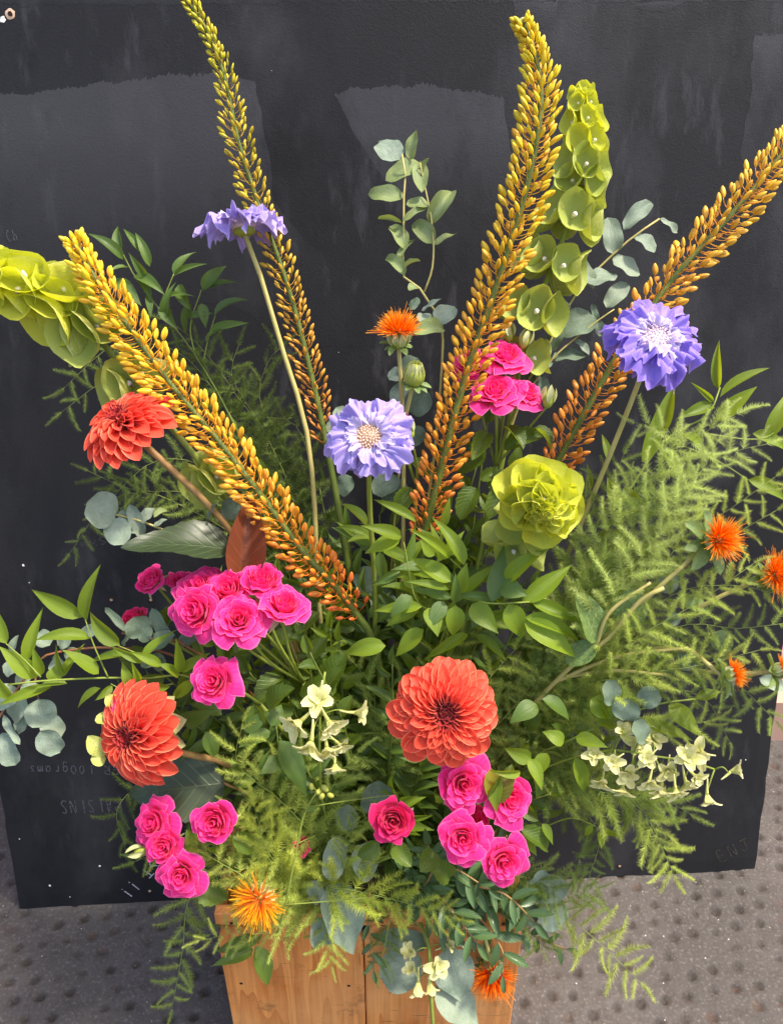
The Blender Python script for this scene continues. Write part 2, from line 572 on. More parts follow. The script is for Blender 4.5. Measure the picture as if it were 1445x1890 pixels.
def board_material(name, ca, cb, streakc, fade=None):
    t = NT(name)
    oc = t.n('ShaderNodeNewGeometry').outputs['Position']
    big = t.noise(oc, 3.0, 5, 0.6)
    col = t.mix(t.math('MULTIPLY', t.math('SUBTRACT', big, 0.33, clamp=True), 2.4, clamp=True), ca, cb)
    st = t.noise(t.mapping(oc, (1, 1, 0.10)), 42.0, 4, 0.65)
    msk = t.noise(oc, 2.2, 3)
    sf = t.math('MULTIPLY', t.math('MULTIPLY', t.math('SUBTRACT', st, 0.56, clamp=True), 5.0, clamp=True), t.math('MULTIPLY', t.math('SUBTRACT', msk, 0.42, clamp=True), 5.0, clamp=True))
    if fade:                                          # the coat wears thin towards its lower end
        sp_ = t.n('ShaderNodeSeparateXYZ')
        t.put(sp_.inputs[0], t.objco())
        sc_ = t.n('ShaderNodeSeparateColor')
        t.put(sc_.inputs[0], t.ocol())
        fz = t.math('DIVIDE', t.math('ADD', sp_.outputs[2], sc_.outputs[0]), sc_.outputs[1], clamp=True)
        fz = t.math('ADD', fz, t.math('MULTIPLY', t.math('SUBTRACT', t.noise(oc, 7.0, 4), 0.5), t.math('MULTIPLY', t.math('SUBTRACT', 1.0, fz), 1.4)), clamp=True)
        c0 = t.mix(t.math('MULTIPLY', t.math('SUBTRACT', big, 0.33, clamp=True), 2.4, clamp=True), *fade)
        col = t.mix(t.math('MULTIPLY', fz, fz), c0, col)
    col = t.mix(t.math('MULTIPLY', sf, 0.55), col, streakc)
    sm = t.noise(t.mapping(oc, (1, 1, 0.45), (0, 0.7, 0)), 7.0, 5, 0.7)
    col = t.mix(t.math('MULTIPLY', t.math('SUBTRACT', sm, 0.52, clamp=True), 3.2, clamp=True), col, lin('0c0c0e'))
    dust = t.noise(t.mapping(oc, (1, 1, 0.6), (0, -0.4, 0)), 4.0, 6, 0.6)
    col = t.mix(t.math('MULTIPLY', t.math('SUBTRACT', dust, 0.55, clamp=True), 1.5, clamp=True), col, lin('5c5c60'))
    vo = t.n('ShaderNodeTexVoronoi')
    t.put(vo.inputs['Vector'], oc)
    vo.inputs['Scale'].default_value = 48.0
    wh = t.n('ShaderNodeTexWhiteNoise')
    t.put(wh.inputs['Vector'], vo.outputs['Position'])
    dot = t.math('MULTIPLY', t.math('LESS_THAN', vo.outputs['Distance'], t.math('MULTIPLY', wh.outputs['Value'], 0.03)),
                 t.math('GREATER_THAN', t.noise(oc, 5.0, 3), 0.54))
    dot = t.math('MULTIPLY', dot, t.math('GREATER_THAN', wh.outputs['Value'], 0.7))
    col = t.mix(dot, col, lin('b8b8b8'))
    pe = t.noise(oc, 620.0, 2, 0.6)
    pe2 = t.noise(oc, 270.0, 3, 0.6)
    b = t.bump(t.math('ADD', pe, t.math('MULTIPLY', pe2, 0.8)), 0.38, 0.001)
    rg = t.math('ADD', 0.42, t.math('MULTIPLY', big, 0.3))
    return t.finish(col, rg, 0.16, b)


def ground_material():
    t = NT('paving')
    oc = t.objco()
    n1 = t.noise(oc, 5.0, 5, 0.6)
    n2 = t.noise(oc, 210.0, 3, 0.6)
    n3 = t.noise(oc, 38.0, 5, 0.65)
    col = t.mix(t.math('MULTIPLY', t.math('SUBTRACT', n1, 0.3, clamp=True), 2.0, clamp=True), lin('494543'), lin('575350'))
    col = t.mix(t.math('MULTIPLY', t.math('SUBTRACT', n3, 0.45, clamp=True), 2.5, clamp=True), col, lin('423c39'))
    col = t.mix(t.math('MULTIPLY', t.math('SUBTRACT', n2, 0.55, clamp=True), 3.5, clamp=True), col, lin('7a736d'))
    col = t.mix(t.math('MULTIPLY', t.math('SUBTRACT', 0.42, n2, clamp=True), 4.0, clamp=True), col, lin('36302d'))
    vo = t.n('ShaderNodeTexVoronoi')
    t.put(vo.inputs['Vector'], oc)
    vo.inputs['Scale'].default_value = 120.0
    wh = t.n('ShaderNodeTexWhiteNoise')
    t.put(wh.inputs['Vector'], vo.outputs['Position'])
    dot = t.math('MULTIPLY', t.math('LESS_THAN', vo.outputs['Distance'], 0.13), t.math('GREATER_THAN', wh.outputs['Value'], 0.93))
    col = t.mix(dot, col, lin('b4aea8'))
    at_ = t.n('ShaderNodeAttribute', attribute_name='dirt')
    rust = t.math('GREATER_THAN', t.noise(oc, 9.0, 2), 0.6)
    col = t.mix(t.math('MULTIPLY', at_.outputs['Fac'], 0.7), col, t.mix(t.math('MULTIPLY', rust, 0.6), lin('2e2824'), lin('5a4032')))
    return t.finish(col, 0.75, 0.3, t.bump(t.math('ADD', n2, t.math('MULTIPLY', n3, 1.5)), 0.5, 0.002))


MAT['wood'] = wood_material()
MAT['board'] = board_material('blackboard_paint', lin('242427'), lin('1b1b1e'), lin('505056'))
MAT['board_patch'] = board_material('blackboard_faded_paint', lin('3a3a3e'), lin('323236'), lin('46464a'), (lin('242427'), lin('1b1b1e')))
MAT['board_edge'] = plain_material('board_edge', lin('1d1c1e'), lin('2c2a2a'), 60, 0.7)
MAT['chalk'] = plain_material('chalk', lin('5a5a60'), lin('3a3a40'), 400, 0.9, bumpk=0.4)
MAT['chalk_bright'] = plain_material('chalk_bright', lin('b4b4b6'), lin('6a6a70'), 400, 0.9, bumpk=0.4)
MAT['chalk_yellow'] = plain_material('chalk_yellow', lin('4a4938'), lin('303029'), 400, 0.9, bumpk=0.4)
MAT['ground'] = ground_material()
MAT['plug'] = plain_material('screw_hole_filler', lin('c8a890'), lin('a88870'), 200, 0.6)
MAT['hole'] = plain_material('hole_dark', lin('1a1512'), lin('2a1d16'), 200, 0.8)
MAT['paint_chip'] = plain_material('chipped_paint', lin('d8d6d2'), lin('f0eeea'), 200, 0.7)
MAT['pink_wall'] = plain_material('pink_wall', lin('d8a8b4'), lin('e0b4bc'), 12, 0.8)
MAT['peach'] = plain_material('peach_plinth', lin('c49a86'), lin('d0a894'), 14, 0.8)
MAT['soil'] = plain_material('crate_soil', lin('1f1a14'), lin('352b1f'), 60, 0.9)

# ------------------------------------------------------------------ the setting: ground, wall
def build_ground():
    m = MB()
    x0, x1, y0, y1, st = -0.95, 1.05, 0.36, 1.25, 0.0036
    nx, ny = int((x1 - x0) / st), int((y1 - y0) / st)
    g = random.Random(5)
    pits = {}
    sp = 0.036
    ang = R(9)
    for a in range(-45, 46):
        for b in range(-45, 46):
            px_ = (a + (0.5 if b % 2 else 0)) * sp
            py_ = b * sp * 0.80
            X = px_ * math.cos(ang) - py_ * math.sin(ang) + g.uniform(-.003, .003)
            Y = 0.8 + px_ * math.sin(ang) + py_ * math.cos(ang) + g.uniform(-.003, .003)
            if g.random() < 0.10:
                continue
            pits.setdefault((int(X / 0.05), int(Y / 0.05)), []).append((X, Y, g.uniform(.0052, .0078), g.uniform(.35, 1.1), g.uniform(0, 3)))
    dirt = []

    def hgt(x, y):
        h = noise.noise(Vector((x * 9, y * 9, 1))) * 0.0025 + noise.noise(Vector((x * 60, y * 60, 3))) * 0.0007
        dd = 0.0
        ci, cj = int(x / 0.05), int(y / 0.05)
        for i in (-1, 0, 1):
            for j in (-1, 0, 1):
                for X, Y, r, k, an in pits.get((ci + i, cj + j), ()):
                    c, s = math.cos(an), math.sin(an)
                    dx, dy = abs((x - X) * c + (y - Y) * s) / r, abs(-(x - X) * s + (y - Y) * c) / r
                    q = (dx ** 3 + dy ** 3) ** (1 / 3)
                    if q < 1.3:
                        f = 1 - min(1, max(0, (q - 0.70) / 0.60))
                        f = f * f * (3 - 2 * f)
                        h -= 0.0046 * k * f
                        dd = max(dd, f * min(1, k))
        return h, dd
    for j in range(ny + 1):
        for i in range(nx + 1):
            x, y = x0 + (x1 - x0) * i / nx, y0 + (y1 - y0) * j / ny
            h, dd = hgt(x, y)
            edge = min(i, nx - i, j, ny - j)
            if edge == 0:
                h = 0
            m.v.append(Vector((x, y, h)))
            dirt.append(dd)
    for j in range(ny):
        for i in range(nx):
            a = j * (nx + 1) + i
            m.face((a, a + 1, a + nx + 2, a + nx + 1), [(0, 0)] * 4)
    # the same sheet goes on, plain, to the far side of the pavement
    X, Y0, Y1 = 12.0, -12.0, y1
    b = len(m.v)
    for p in ((-X, Y0), (X, Y0), (X, y0), (-X, y0), (x0, y0), (x1, y0), (-X, y1), (x0, y1), (x1, y1), (X, y1)):
        m.v.append(Vector((p[0], p[1], 0)))
        dirt.append(0)
    m.face((b, b + 1, b + 2, b + 5, b + 4, b + 3), [(0, 0)] * 6)
    m.face((b + 3, b + 4, b + 7, b + 6), [(0, 0)] * 4)
    m.face((b + 5, b + 2, b + 9, b + 8), [(0, 0)] * 4)
    me = m.mesh("pavement", MAT['ground'])
    at_ = me.attributes.new("dirt", 'FLOAT', 'POINT')
    at_.data.foreach_set("value", dirt)
    o = obj("pavement", me)
    o['kind'] = 'structure'


build_ground()
WALL_Y = 1.25
m = MB().box(Vector((0, WALL_Y + 0.10, 0.80)), 24, 0.20, 1.40)
wall = obj("painted_wall", m.mesh("painted_wall", MAT['pink_wall']))
wall['label'] = "pale pink painted wall showing as a sliver right of the blackboard"
wall['category'] = "wall"
wall['kind'] = 'structure'
m = MB().box(Vector((0, WALL_Y + 0.04, 0.045)), 24, 0.32, 0.11)
obj("plinth", m.mesh("plinth", MAT['peach']), wall, label="peach coloured plinth at the foot of the wall")


# ------------------------------------------------------------------ the blackboard leaning behind the flowers
def ground_hit(px, py, z=0.0):
    r = ray(px, py)
    return EYE + r * ((z - CAM_H) / r.z)


BL, BR = ground_hit(37, 1679), ground_hit(1393, 1606)
BL.z = BR.z = 0.0
BX = (BR - BL).normalized()
LEAN = R(14.0)
BN0 = BX.cross(UP).normalized()                       # towards the viewer
if BN0.y > 0:
    BN0 = -BN0
BUP = (UP * math.cos(LEAN) - BN0 * math.sin(LEAN)).normalized()
BN = BX.cross(BUP).normalized()
if BN.dot(TOCAM) < 0:
    BN = -BN
BW, BH, BT = (BR - BL).length, 1.50, 0.018
board = thing("blackboard", (BL + BR) / 2, "large scuffed blackboard leaning behind the flowers with faint upside-down chalk words", "blackboard")
BMAT = Matrix(((BX.x, -BN.x, BUP.x, 0), (BX.y, -BN.y, BUP.y, 0), (BX.z, -BN.z, BUP.z, 0), (0, 0, 0, 1)))


def bmat(p):
    return Matrix.Translation(p) @ BMAT


def on_board(px, py, lift=0.0):
    r = ray(px, py)
    t = (BL - EYE).dot(BN) / r.dot(BN)
    return EYE + r * t + BN * lift


def board_panel():
    """the sheet, with small bites and roughness along its edges"""
    m = MB()
    nx, nz = 60, 60
    g = random.Random(3)

    def edge(x, z):
        return Vector((x, 0, z))
    xs = [BW * i / nx for i in range(nx + 1)]
    zs = [BH * i / nz for i in range(nz + 1)]
    jl = [g.uniform(-.0012, .0012) for _ in zs]
    jr = [g.uniform(-.0012, .0012) for _ in zs]
    jb = [g.uniform(-.001, .0012) for _ in xs]

    def pt(i, j, y):
        x, z = xs[i], zs[j]
        if i == 0:
            x += jl[j]
        if i == nx:
            x += jr[j]
        if j == 0:
            z += max(0, jb[i])
        return Vector((x - BW / 2, y + (0.0015 if (i in (0, nx) or j in (0, nz)) and y == 0 else 0), z))
    b = len(m.v)
    for y in (0.0, BT):
        for j in range(nz + 1):
            for i in range(nx + 1):
                m.v.append(pt(i, j, y))
    N = (nx + 1) * (nz + 1)
    for j in range(nz):
        for i in range(nx):
            a = j * (nx + 1) + i
            m.face((a, a + 1, a + nx + 2, a + nx + 1), [(0, 0)] * 4, 0, False)
            m.face((N + a + nx + 1, N + a + nx + 2, N + a + 1, N + a), [(0, 0)] * 4, 1, False)
    for i in range(nx):
        m.face((N + i, N + i + 1, i + 1, i), [(0, 0)] * 4, 1, False)
        a = nz * (nx + 1) + i
        m.face((a, a + 1, N + a + 1, N + a), [(0, 0)] * 4, 1, False)
    for j in range(nz):
        a, c = j * (nx + 1), j * (nx + 1) + nx
        m.face((N + a, a, a + nx + 1, N + a + nx + 1), [(0, 0)] * 4, 1, False)
        m.face((c, N + c, N + c + nx + 1, c + nx + 1), [(0, 0)] * 4, 1, False)
    obj("board_panel", m.mesh("board_panel", [MAT['board'], MAT['board_edge']]), board, bmat((BL + BR) / 2))


board_panel()


def patch(poly, seed, rough=4.0, teeth=(), lift=0.00012, fadek=.8, label=None):
    """a roller-painted patch: a coat of paint with a ragged, brushed edge, a film thick"""
    g = random.Random(seed)
    pts = []
    for k, (a, b) in enumerate(zip(poly, poly[1:] + poly[:1])):
        L = math.hypot(b[0] - a[0], b[1] - a[1])
        n = max(2, int(L / 3.0)) if k in teeth else max(2, int(L / 8.0))
        for i in range(n):
            t = i / n
            amp = 5.5 if k in teeth else rough
            x, y = a[0] + (b[0] - a[0]) * t, a[1] + (b[1] - a[1]) * t
            nn = noise.noise(Vector((x * .03, y * .03, seed))) * amp * 2
            if k in teeth:
                y += nn * .5 + g.uniform(-1, 1) * amp * (0.9 if g.random() < .4 else .25)
            else:
                x += nn * .7 + g.uniform(-1, 1) * .8
                y += nn * .7 + g.uniform(-1, 1) * .8
            pts.append((x, y))
    c = on_board(sum(p[0] for p in poly) / len(poly), sum(p[1] for p in poly) / len(poly), lift)
    m = MB()
    Mi = BMAT.inverted()
    for p in pts:
        q = Mi @ (on_board(p[0], p[1], lift) - c)
        m.v.append(Vector((q.x, 0, q.z)))
    m.face(tuple(range(len(pts))), [(0, 0)] * len(pts), 0, False)
    zs = [v.z for v in m.v]
    o = obj("paint_patch", m.mesh("paint_patch", MAT['board_patch']), board, bmat(c), (-min(zs), (max(zs) - min(zs)) * fadek, 0, 1), label=label)
    return o


patch([(-60, 178), (60, 172), (180, 156), (300, 140), (396, 134), (470, 150), (500, 300), (505, 372), (560, 440), (660, 530), (770, 590), (700, 640), (560, 640), (420, 560), (330, 560), (220, 640), (120, 610), (-60, 640)],
      1, 3, (0, 1, 2, 3), label="faded grey paint patch on the left of the board")
patch([(617, 172), (680, 160), (790, 158), (928, 178), (938, 250), (948, 330), (950, 470), (930, 560), (862, 545), (800, 450), (700, 320), (650, 240)],
      2, 3, (0, 1, 2), label="faded grey paint patch above the eucalyptus")
patch([(1392, 66), (1500, 58), (1500, 500), (1440, 430), (1380, 330), (1366, 285), (1380, 190)], 4, 4, (0,), label="faded grey paint patch at the right edge")
patch([(1160, 2), (1232, -6), (1262, 6), (1228, 20), (1180, 18)], 6, 3, ())
patch([(948, -8), (1030, -8), (1024, 30), (1000, 52), (972, 44), (950, 30)], 8, 5, ())
patch([(-60, -20), (110, -20), (500, -22), (900, -22), (1500, -22), (1500, 2), (1100, 4), (700, 3), (300, 8), (-60, 10)], 9, 3, (6, 7, 8))


def disc_on_board(px, py, r_px, mat, name, ring=None, label=None, depth=0.0):
    c = on_board(px, py, 0.0006)
    r = pxm(r_px, 1.02)
    m = MB()
    N = 14
    g = random.Random(int(px * 7 + py))
    m.v.append(Vector((0, 0.0, 0)))
    for k in range(N):
        a = 2 * math.pi * k / N
        q = r * g.uniform(.7, 1.2)
        m.v.append(Vector((math.cos(a) * q, 0, math.sin(a) * q)))
    for k in range(N):
        m.face((0, 1 + k, 1 + (k + 1) % N), [(0, 0)] * 3, 0, True)
    if ring:
        b = len(m.v)
        for rr in (r * .9, r * 1.75):
            for k in range(N):
                a = 2 * math.pi * k / N
                q = rr * g.uniform(.9, 1.12)
                m.v.append(Vector((math.cos(a) * q, -0.0005 if rr < r else 0.0002, math.sin(a) * q)))
        for k in range(N):
            m.face((b + k, b + (k + 1) % N, b + N + (k + 1) % N, b + N + k), [(0, 0)] * 4, 1, True)
    return obj(name, m.mesh(name, [mat, ring or mat]), board, bmat(c), label=label)


disc_on_board(20, 26, 4.6, MAT['hole'], "screw_hole", MAT['plug'], "chipped screw hole at the top left")
for px_, py_ in ((206, 1107), (279, 1107), (277, 1644), (1143, 1598)):
    disc_on_board(px_, py_, 3.6, MAT['plug'], "screw_head", MAT['hole'])
for px_, py_, r_ in ((6, 36, 5), (44, 1043, 2.5), (185, 1598, 2.4), (93, 1634, 2.6), (1375, 1402, 1.6), (55, 1075, 1.2), (130, 1655, 1.3), (37, 1548, 1.5)):
    disc_on_board(px_, py_, r_, MAT['paint_chip'], "paint_chip")

GLYPH = {
    'R': [[(0, 0), (0, 1), (.5, .92), (.55, .65), (0, .5), (.6, 0)]],
    'A': [[(0, 0), (.3, 1), (.6, 0)], [(.12, .4), (.5, .4)]],
    'I': [[(.1, 0), (.12, 1)]],
    'S': [[(.55, .88), (.3, 1), (.06, .8), (.3, .52), (.55, .25), (.3, 0), (0, .12)]],
    'N': [[(0, 0), (0, 1), (.58, .02), (.6, 1)]],
    'E': [[(.55, 0), (0, 0), (0, 1), (.55, 1)], [(0, .5), (.45, .52)]],
    'P': [[(0, 0), (0, 1), (.5, .95), (.55, .62), (0, .5)]],
    'T': [[(.3, 0), (.3, 1)], [(-.05, 1), (.65, .98)]],
    'J': [[(.55, 1), (.5, .2), (.3, 0), (.05, .2)], [(.2, 1), (.8, 1)]],
    '1': [[(.1, 0), (.12, 1)]],
    '0': [[(.3, 1), (.02, .6), (.1, .1), (.4, 0), (.6, .5), (.3, 1)]],
    'g': [[(.5, .6), (.2, .7), (.03, .35), (.2, .05), (.5, .2), (.5, .65), (.48, -.3), (.2, -.45), (0, -.3)]],
    'r': [[(.05, 0), (.05, .65)], [(.05, .4), (.25, .65), (.42, .6)]],
    'a': [[(.5, .6), (.2, .65), (.03, .3), (.2, 0), (.48, .2)], [(.5, .65), (.55, 0)]],
    'm': [[(0, 0), (.03, .65)], [(.03, .4), (.2, .65), (.28, 0)], [(.28, .4), (.45, .65), (.55, 0)]],
    's': [[(.4, .6), (.15, .65), (.08, .45), (.38, .25), (.25, 0), (0, .1)]],
    '!': [[(.1, .3), (.12, 1.1)], [(.1, 0), (.11, .06)]],
    'C': [[(.55, .85), (.3, 1), (.03, .5), (.3, 0), (.58, .15)]],
    'h': [[(0, 0), (0, 1)], [(0, .4), (.25, .6), (.4, .4), (.42, 0)]],
    'e': [[(.05, .35), (.45, .38), (.3, .65), (.05, .4), (.15, .02), (.45, .1)]],
    'd': [[(.5, 1), (.5, 0)], [(.5, .5), (.2, .65), (.03, .3), (.2, 0), (.5, .2)]],
    ' ': [],
}


def chalk_word(text, p0, p1, h_px, mat, w=0.0016, gaps=0.15, label=None, flip=False):
    """handwriting along photo points p0 -> p1 on the board; flip for words written upside down"""
    a, b = on_board(*p0), on_board(*p1)
    e = (b - a)
    n = len(text)
    adv = e / n
    ex = e.normalized()
    ey = BN.cross(ex).normalized()
    hh = pxm(h_px, 1.05)
    ww = adv.length * 0.95
    c = (a + b) / 2
    m = MB()
    Mi = BMAT.inverted()
    g = random.Random(text)
    for k, ch in enumerate(text):
        o_ = a + adv * k
        for st in GLYPH.get(ch, []):
            P = [o_ + ex * (x * ww + g.uniform(-.05, .05) * ww) + ey * (y * hh + g.uniform(-.03, .03) * hh) for x, y in st]
            P = resample(spline(P, 14 * len(P)), 16 * (len(P) - 1)) if len(P) > 2 else resample(P, 14)
            for q0, q1 in zip(P, P[1:]):
                if g.random() < gaps:
                    continue
                d = (q1 - q0).normalized()
                s = BN.cross(d) * (w * g.uniform(.35, .65))
                i0 = len(m.v)
                for q in (q0 - s, q0 + s, q1 + s, q1 - s):
                    z = Mi @ (q - c)
                    m.v.append(Vector((z.x, -0.0008, z.z)))
                m.face((i0, i0 + 1, i0 + 2, i0 + 3), [(0, 0)] * 4, 0, False)
    obj("chalk_writing", m.mesh("chalk_writing", mat), board, bmat(c), label=label)


chalk_word("PER 100grams", (232, 1412), (48, 1413), 20, MAT['chalk'], label="faint upside-down chalk word and amount PER 100grams")
chalk_word("RAISINS", (222, 1474), (106, 1478), 30, MAT['chalk'], label="faint upside-down chalk word RAISINS")
chalk_word("EAST !!", (308, 1560), (214, 1652), 26, MAT['chalk_bright'], 0.0019, 0.06, label="white slanting upside-down chalk strokes near the bottom left")
chalk_word("ENJ", (1330, 1590), (1388, 1562), 30, MAT['chalk_yellow'], 0.0015, 0.42, label="faint yellowish chalk letters ENJ in the lower right corner")
chalk_word("Ch", (16, 446), (40, 444), 18, MAT['chalk'], 0.001, 0.3, label="tiny faint chalk letters at the left edge")
chalk_word("She", (192, 990), (138, 1004), 14, MAT['chalk'], 0.001, 0.4, label="tiny faint chalk letters under the round eucalyptus leaf")


# ------------------------------------------------------------------ the wooden crate
def plank(c, sx, sy, sz, name="plank", label=None, seed=0):
    """a board with softened, slightly uneven edges"""
    g = random.Random(seed + 91)
    bm_n = 10
    ax = 2 if sz >= max(sx, sy) else (0 if sx >= sy else 1)
    m = MB()
    L = (sx, sy, sz)[ax]
    o1, o2 = [(1, 2), (0, 2), (0, 1)][ax]
    w1, w2 = (sx, sy, sz)[o1], (sx, sy, sz)[o2]
    ch = min(0.0018, w1 * .2, w2 * .2)
    prof = [(-w1 / 2 + ch, -w2 / 2), (w1 / 2 - ch, -w2 / 2), (w1 / 2, -w2 / 2 + ch), (w1 / 2, w2 / 2 - ch), (w1 / 2 - ch, w2 / 2), (-w1 / 2 + ch, w2 / 2), (-w1 / 2, w2 / 2 - ch), (-w1 / 2, -w2 / 2 + ch)]
    for k in range(bm_n + 1):
        t = k / bm_n
        sh = 1 - (0.0015 / min(w1, w2) if k in (0, bm_n) else 0)
        for q in prof:
            p = [0, 0, 0]
            p[ax] = (t - .5) * L
            p[o1] = q[0] * sh + g.uniform(-.0003, .0003)
            p[o2] = q[1] * sh + g.uniform(-.0003, .0003)
            m.v.append(Vector(p))
    for k in range(bm_n):
        for s in range(8):
            s2 = (s + 1) % 8
            m.face((k * 8 + s, k * 8 + s2, (k + 1) * 8 + s2, (k + 1) * 8 + s), [(0, 0)] * 4, 0, False)
    m.face(tuple(reversed(range(8))), [(0, 0)] * 8, 0, False)
    m.face(tuple(bm_n * 8 + s for s in range(8)), [(0, 0)] * 8, 0, False)
    return obj(name, m.mesh(name, MAT['wood']), crate, Matrix.Translation(c), label=label)


CX0, CX1, CY0, CY1, CZ = -0.209, 0.157, 0.562, 0.765, 0.300
crate = thing("wooden_crate", Vector(((CX0 + CX1) / 2, (CY0 + CY1) / 2, 0)), "orange brown wooden crate with upright planks holding the flowers", "crate")
th = 0.014
joint = (672 - 722.5) / FPX * 0.95
gap = 0.0012
zb = CZ - 0.026
plank(Vector(((CX0 + joint - gap / 2) / 2, CY0 + th / 2, zb / 2 + 0.004)), joint - gap / 2 - CX0, th, zb - 0.008, label="front plank left of the joint", seed=1)
plank(Vector(((CX1 + joint + gap / 2) / 2, CY0 + th / 2 + 0.0015, zb / 2 + 0.004)), CX1 - joint - gap / 2, th, zb - 0.008, label="front plank right of the joint", seed=2)
plank(Vector(((CX0 + CX1) / 2, CY0 + th / 2 + 0.0008, CZ - 0.0125)), CX1 - CX0 - 0.002, th, 0.0235, name="rim_rail", label="top rail across the front", seed=3)
plank(Vector(((CX0 + CX1) / 2, CY1 - th / 2, CZ / 2)), CX1 - CX0, th, CZ - 0.008, seed=4)
for x_, s_ in ((CX0 + th / 2, 5), (CX1 - th / 2, 6)):
    plank(Vector((x_, (CY0 + CY1) / 2, CZ / 2 + 0.003)), th, CY1 - CY0 - 2 * th - 0.004, CZ - 0.006, seed=s_)
for nx_, nz_ in ((CX0 + .02, .283), (CX0 + .02, .16), (joint - .02, .155), (joint + .025, .16), (CX1 - .02, .157), (CX1 - .025, .282), (joint - .03, .282)):
    nm_ = MB()
    nm_.grid(lambda u, v: Vector((math.cos(u * 6.2832) * .0022 * v, -.0006 * (1 - v), math.sin(u * 6.2832) * .0022 * v)), 10, 2, closed=True)
    obj("nail_head", nm_.mesh("nail_head", MAT['hole']), crate, Matrix.Translation(Vector((nx_, CY0 - .0004 + (.0015 if nx_ > joint and nz_ < .2 else 0), nz_))))
mm = MB()
mm.grid(lambda u, v: (CX0 + th + (CX1 - CX0 - 2 * th) * u, CY0 + th + (CY1 - CY0 - 2 * th) * v, 0.235 + 0.018 * noise.noise(Vector((u * 9, v * 9, 2)))), 16, 10)
obj("soil_fill", mm.mesh("soil_fill", MAT['soil']), crate)

# ------------------------------------------------------------------ leaf shapes
PROF = {
    'ruscus': lambda t: max(0, math.sin(math.pi * min(1, t) ** 0.68)) ** 1.02 * (1 - 0.2 * t),
    'round': lambda t: max(0, 1 - abs(2 * t - 1) ** 2.3) ** 0.5,
    'oval': lambda t: max(0, math.sin(math.pi * t ** 0.85)) ** 0.62,
    'rose': lambda t: max(0, math.sin(math.pi * t ** 0.78)) ** 0.75,
    'dahlia': lambda t: max(0, math.sin(math.pi * t ** 0.66)) ** 0.85,
    'small': lambda t: max(0, math.sin(math.pi * t ** 0.9)) ** 0.8,
}


def leaf_mesh(name, prof, mat, nu=4, nv=9, ratio=0.35, fold=0.25, curl=0.7, twist=0.0, wave=0.0, serr=0.0, seed=0):
    """a unit leaf: base at the origin, tip at (0,1,0), widest part 1 across (scaled when placed)"""
    g = random.Random(seed)
    P = PROF[prof]
    mx = max(P(k / 40) for k in range(41))
    a, y, z = -curl / 2, 0.0, 0.0
    cl = []
    for j in range(nv + 1):
        t = j / nv
        ang = curl * (0.5 - t)
        cl.append((y, z, ang))
        y += math.cos(ang) / nv
        z += math.sin(ang) / nv
    L = math.hypot(cl[-1][0], cl[-1][1])
    ca, sa = cl[-1][0] / L, cl[-1][1] / L
    ph = g.uniform(0, 6)
    m = MB()

    def fn(u, v):
        j = min(nv, int(round(v * nv)))
        y0, z0, ang = cl[j]
        w = P(v) / mx * 0.5
        if serr and 0 < j < nv and (u < .01 or u > .99):
            w *= 1 + serr * (1 if j % 2 else -1)
        s = (u - .5) * 2
        tw = twist * (v - .3)
        xx = s * w
        up = (fold * abs(s) ** 1.3 * w * 2 + wave * math.sin(v * 11 + ph + s * 1.2) * abs(s)) * ratio
        xr = xx * math.cos(tw)
        up += xx * ratio * math.sin(tw)
        yy = y0 - math.sin(ang) * up
        zz = z0 + math.cos(ang) * up
        return Vector((xr, (yy * ca + zz * sa) / L, (-yy * sa + zz * ca) / L))
    m.grid(fn, nu, nv)
    return m.mesh(name, mat)


LEAF = {}


def leaf_set(key, mat, prof, n=6, **kw):
    out = []
    g = random.Random(key)
    for k in range(n):
        q = dict(kw)
        q['curl'] = kw.get('curl', .6) * g.uniform(.3, 1.5)
        q['fold'] = kw.get('fold', .2) * g.uniform(.4, 1.4)
        q['twist'] = kw.get('twist', .4) * g.uniform(-1, 1)
        out.append(leaf_mesh('leaf_' + key, prof, MAT[mat], seed=k + 7, **q))
    LEAF[key] = out


leaf_set('ruscus', 'ruscus', 'ruscus', ratio=.32, curl=.9, fold=.35, twist=.7)
leaf_set('ruscus_dark', 'ruscus_dark', 'ruscus', ratio=.32, curl=.8, fold=.35, twist=.7)
leaf_set('rose', 'rose_leaf', 'rose', nv=13, ratio=.6, curl=.7, fold=.35, twist=.4, serr=.05, wave=.03)
leaf_set('euc', 'euc', 'round', nu=6, nv=10, ratio=.85, curl=.4, fold=.12, twist=.5, wave=.05)
leaf_set('euc_green', 'euc_green', 'oval', nu=6, nv=10, ratio=.6, curl=.7, fold=.3, twist=.6, wave=.05)
leaf_set('euc_dark', 'euc_dark', 'round', nu=6, nv=10, ratio=.85, curl=.4, fold=.12, twist=.5, wave=.05)
leaf_set('euc_big', 'euc', 'dahlia', nu=6, nv=12, ratio=.7, curl=.5, fold=.15, twist=.3, wave=.06)
leaf_set('pistache', 'pistache', 'small', ratio=.33, curl=.5, fold=.25, twist=.4)
leaf_set('saf', 'safleaf', 'oval', ratio=.5, curl=.6, fold=.25, twist=.4, wave=.03)
leaf_set('bract', 'bract', 'small', ratio=.35, curl=.8, fold=.3)
leaf_set('bractgreen', 'bell', 'oval', ratio=.5, curl=.8, fold=.4, wave=.08)
leaf_set('sepal', 'sepal', 'ruscus', nu=2, nv=6, ratio=.25, curl=1.2, fold=.3)
leaf_set('dahlia', 'dahlia_leaf', 'dahlia', nu=8, nv=18, ratio=.5, curl=.5, fold=.12, twist=.15, serr=.035, wave=.04)
leaf_set('redleaf', 'red_leaf', 'dahlia', nu=6, nv=14, ratio=.5, curl=.4, fold=.5, twist=.3, wave=.05)


def facing(k=0.45):
    return (TOCAM * 0.62 + UP * 0.55 + rv(k)).normalized()


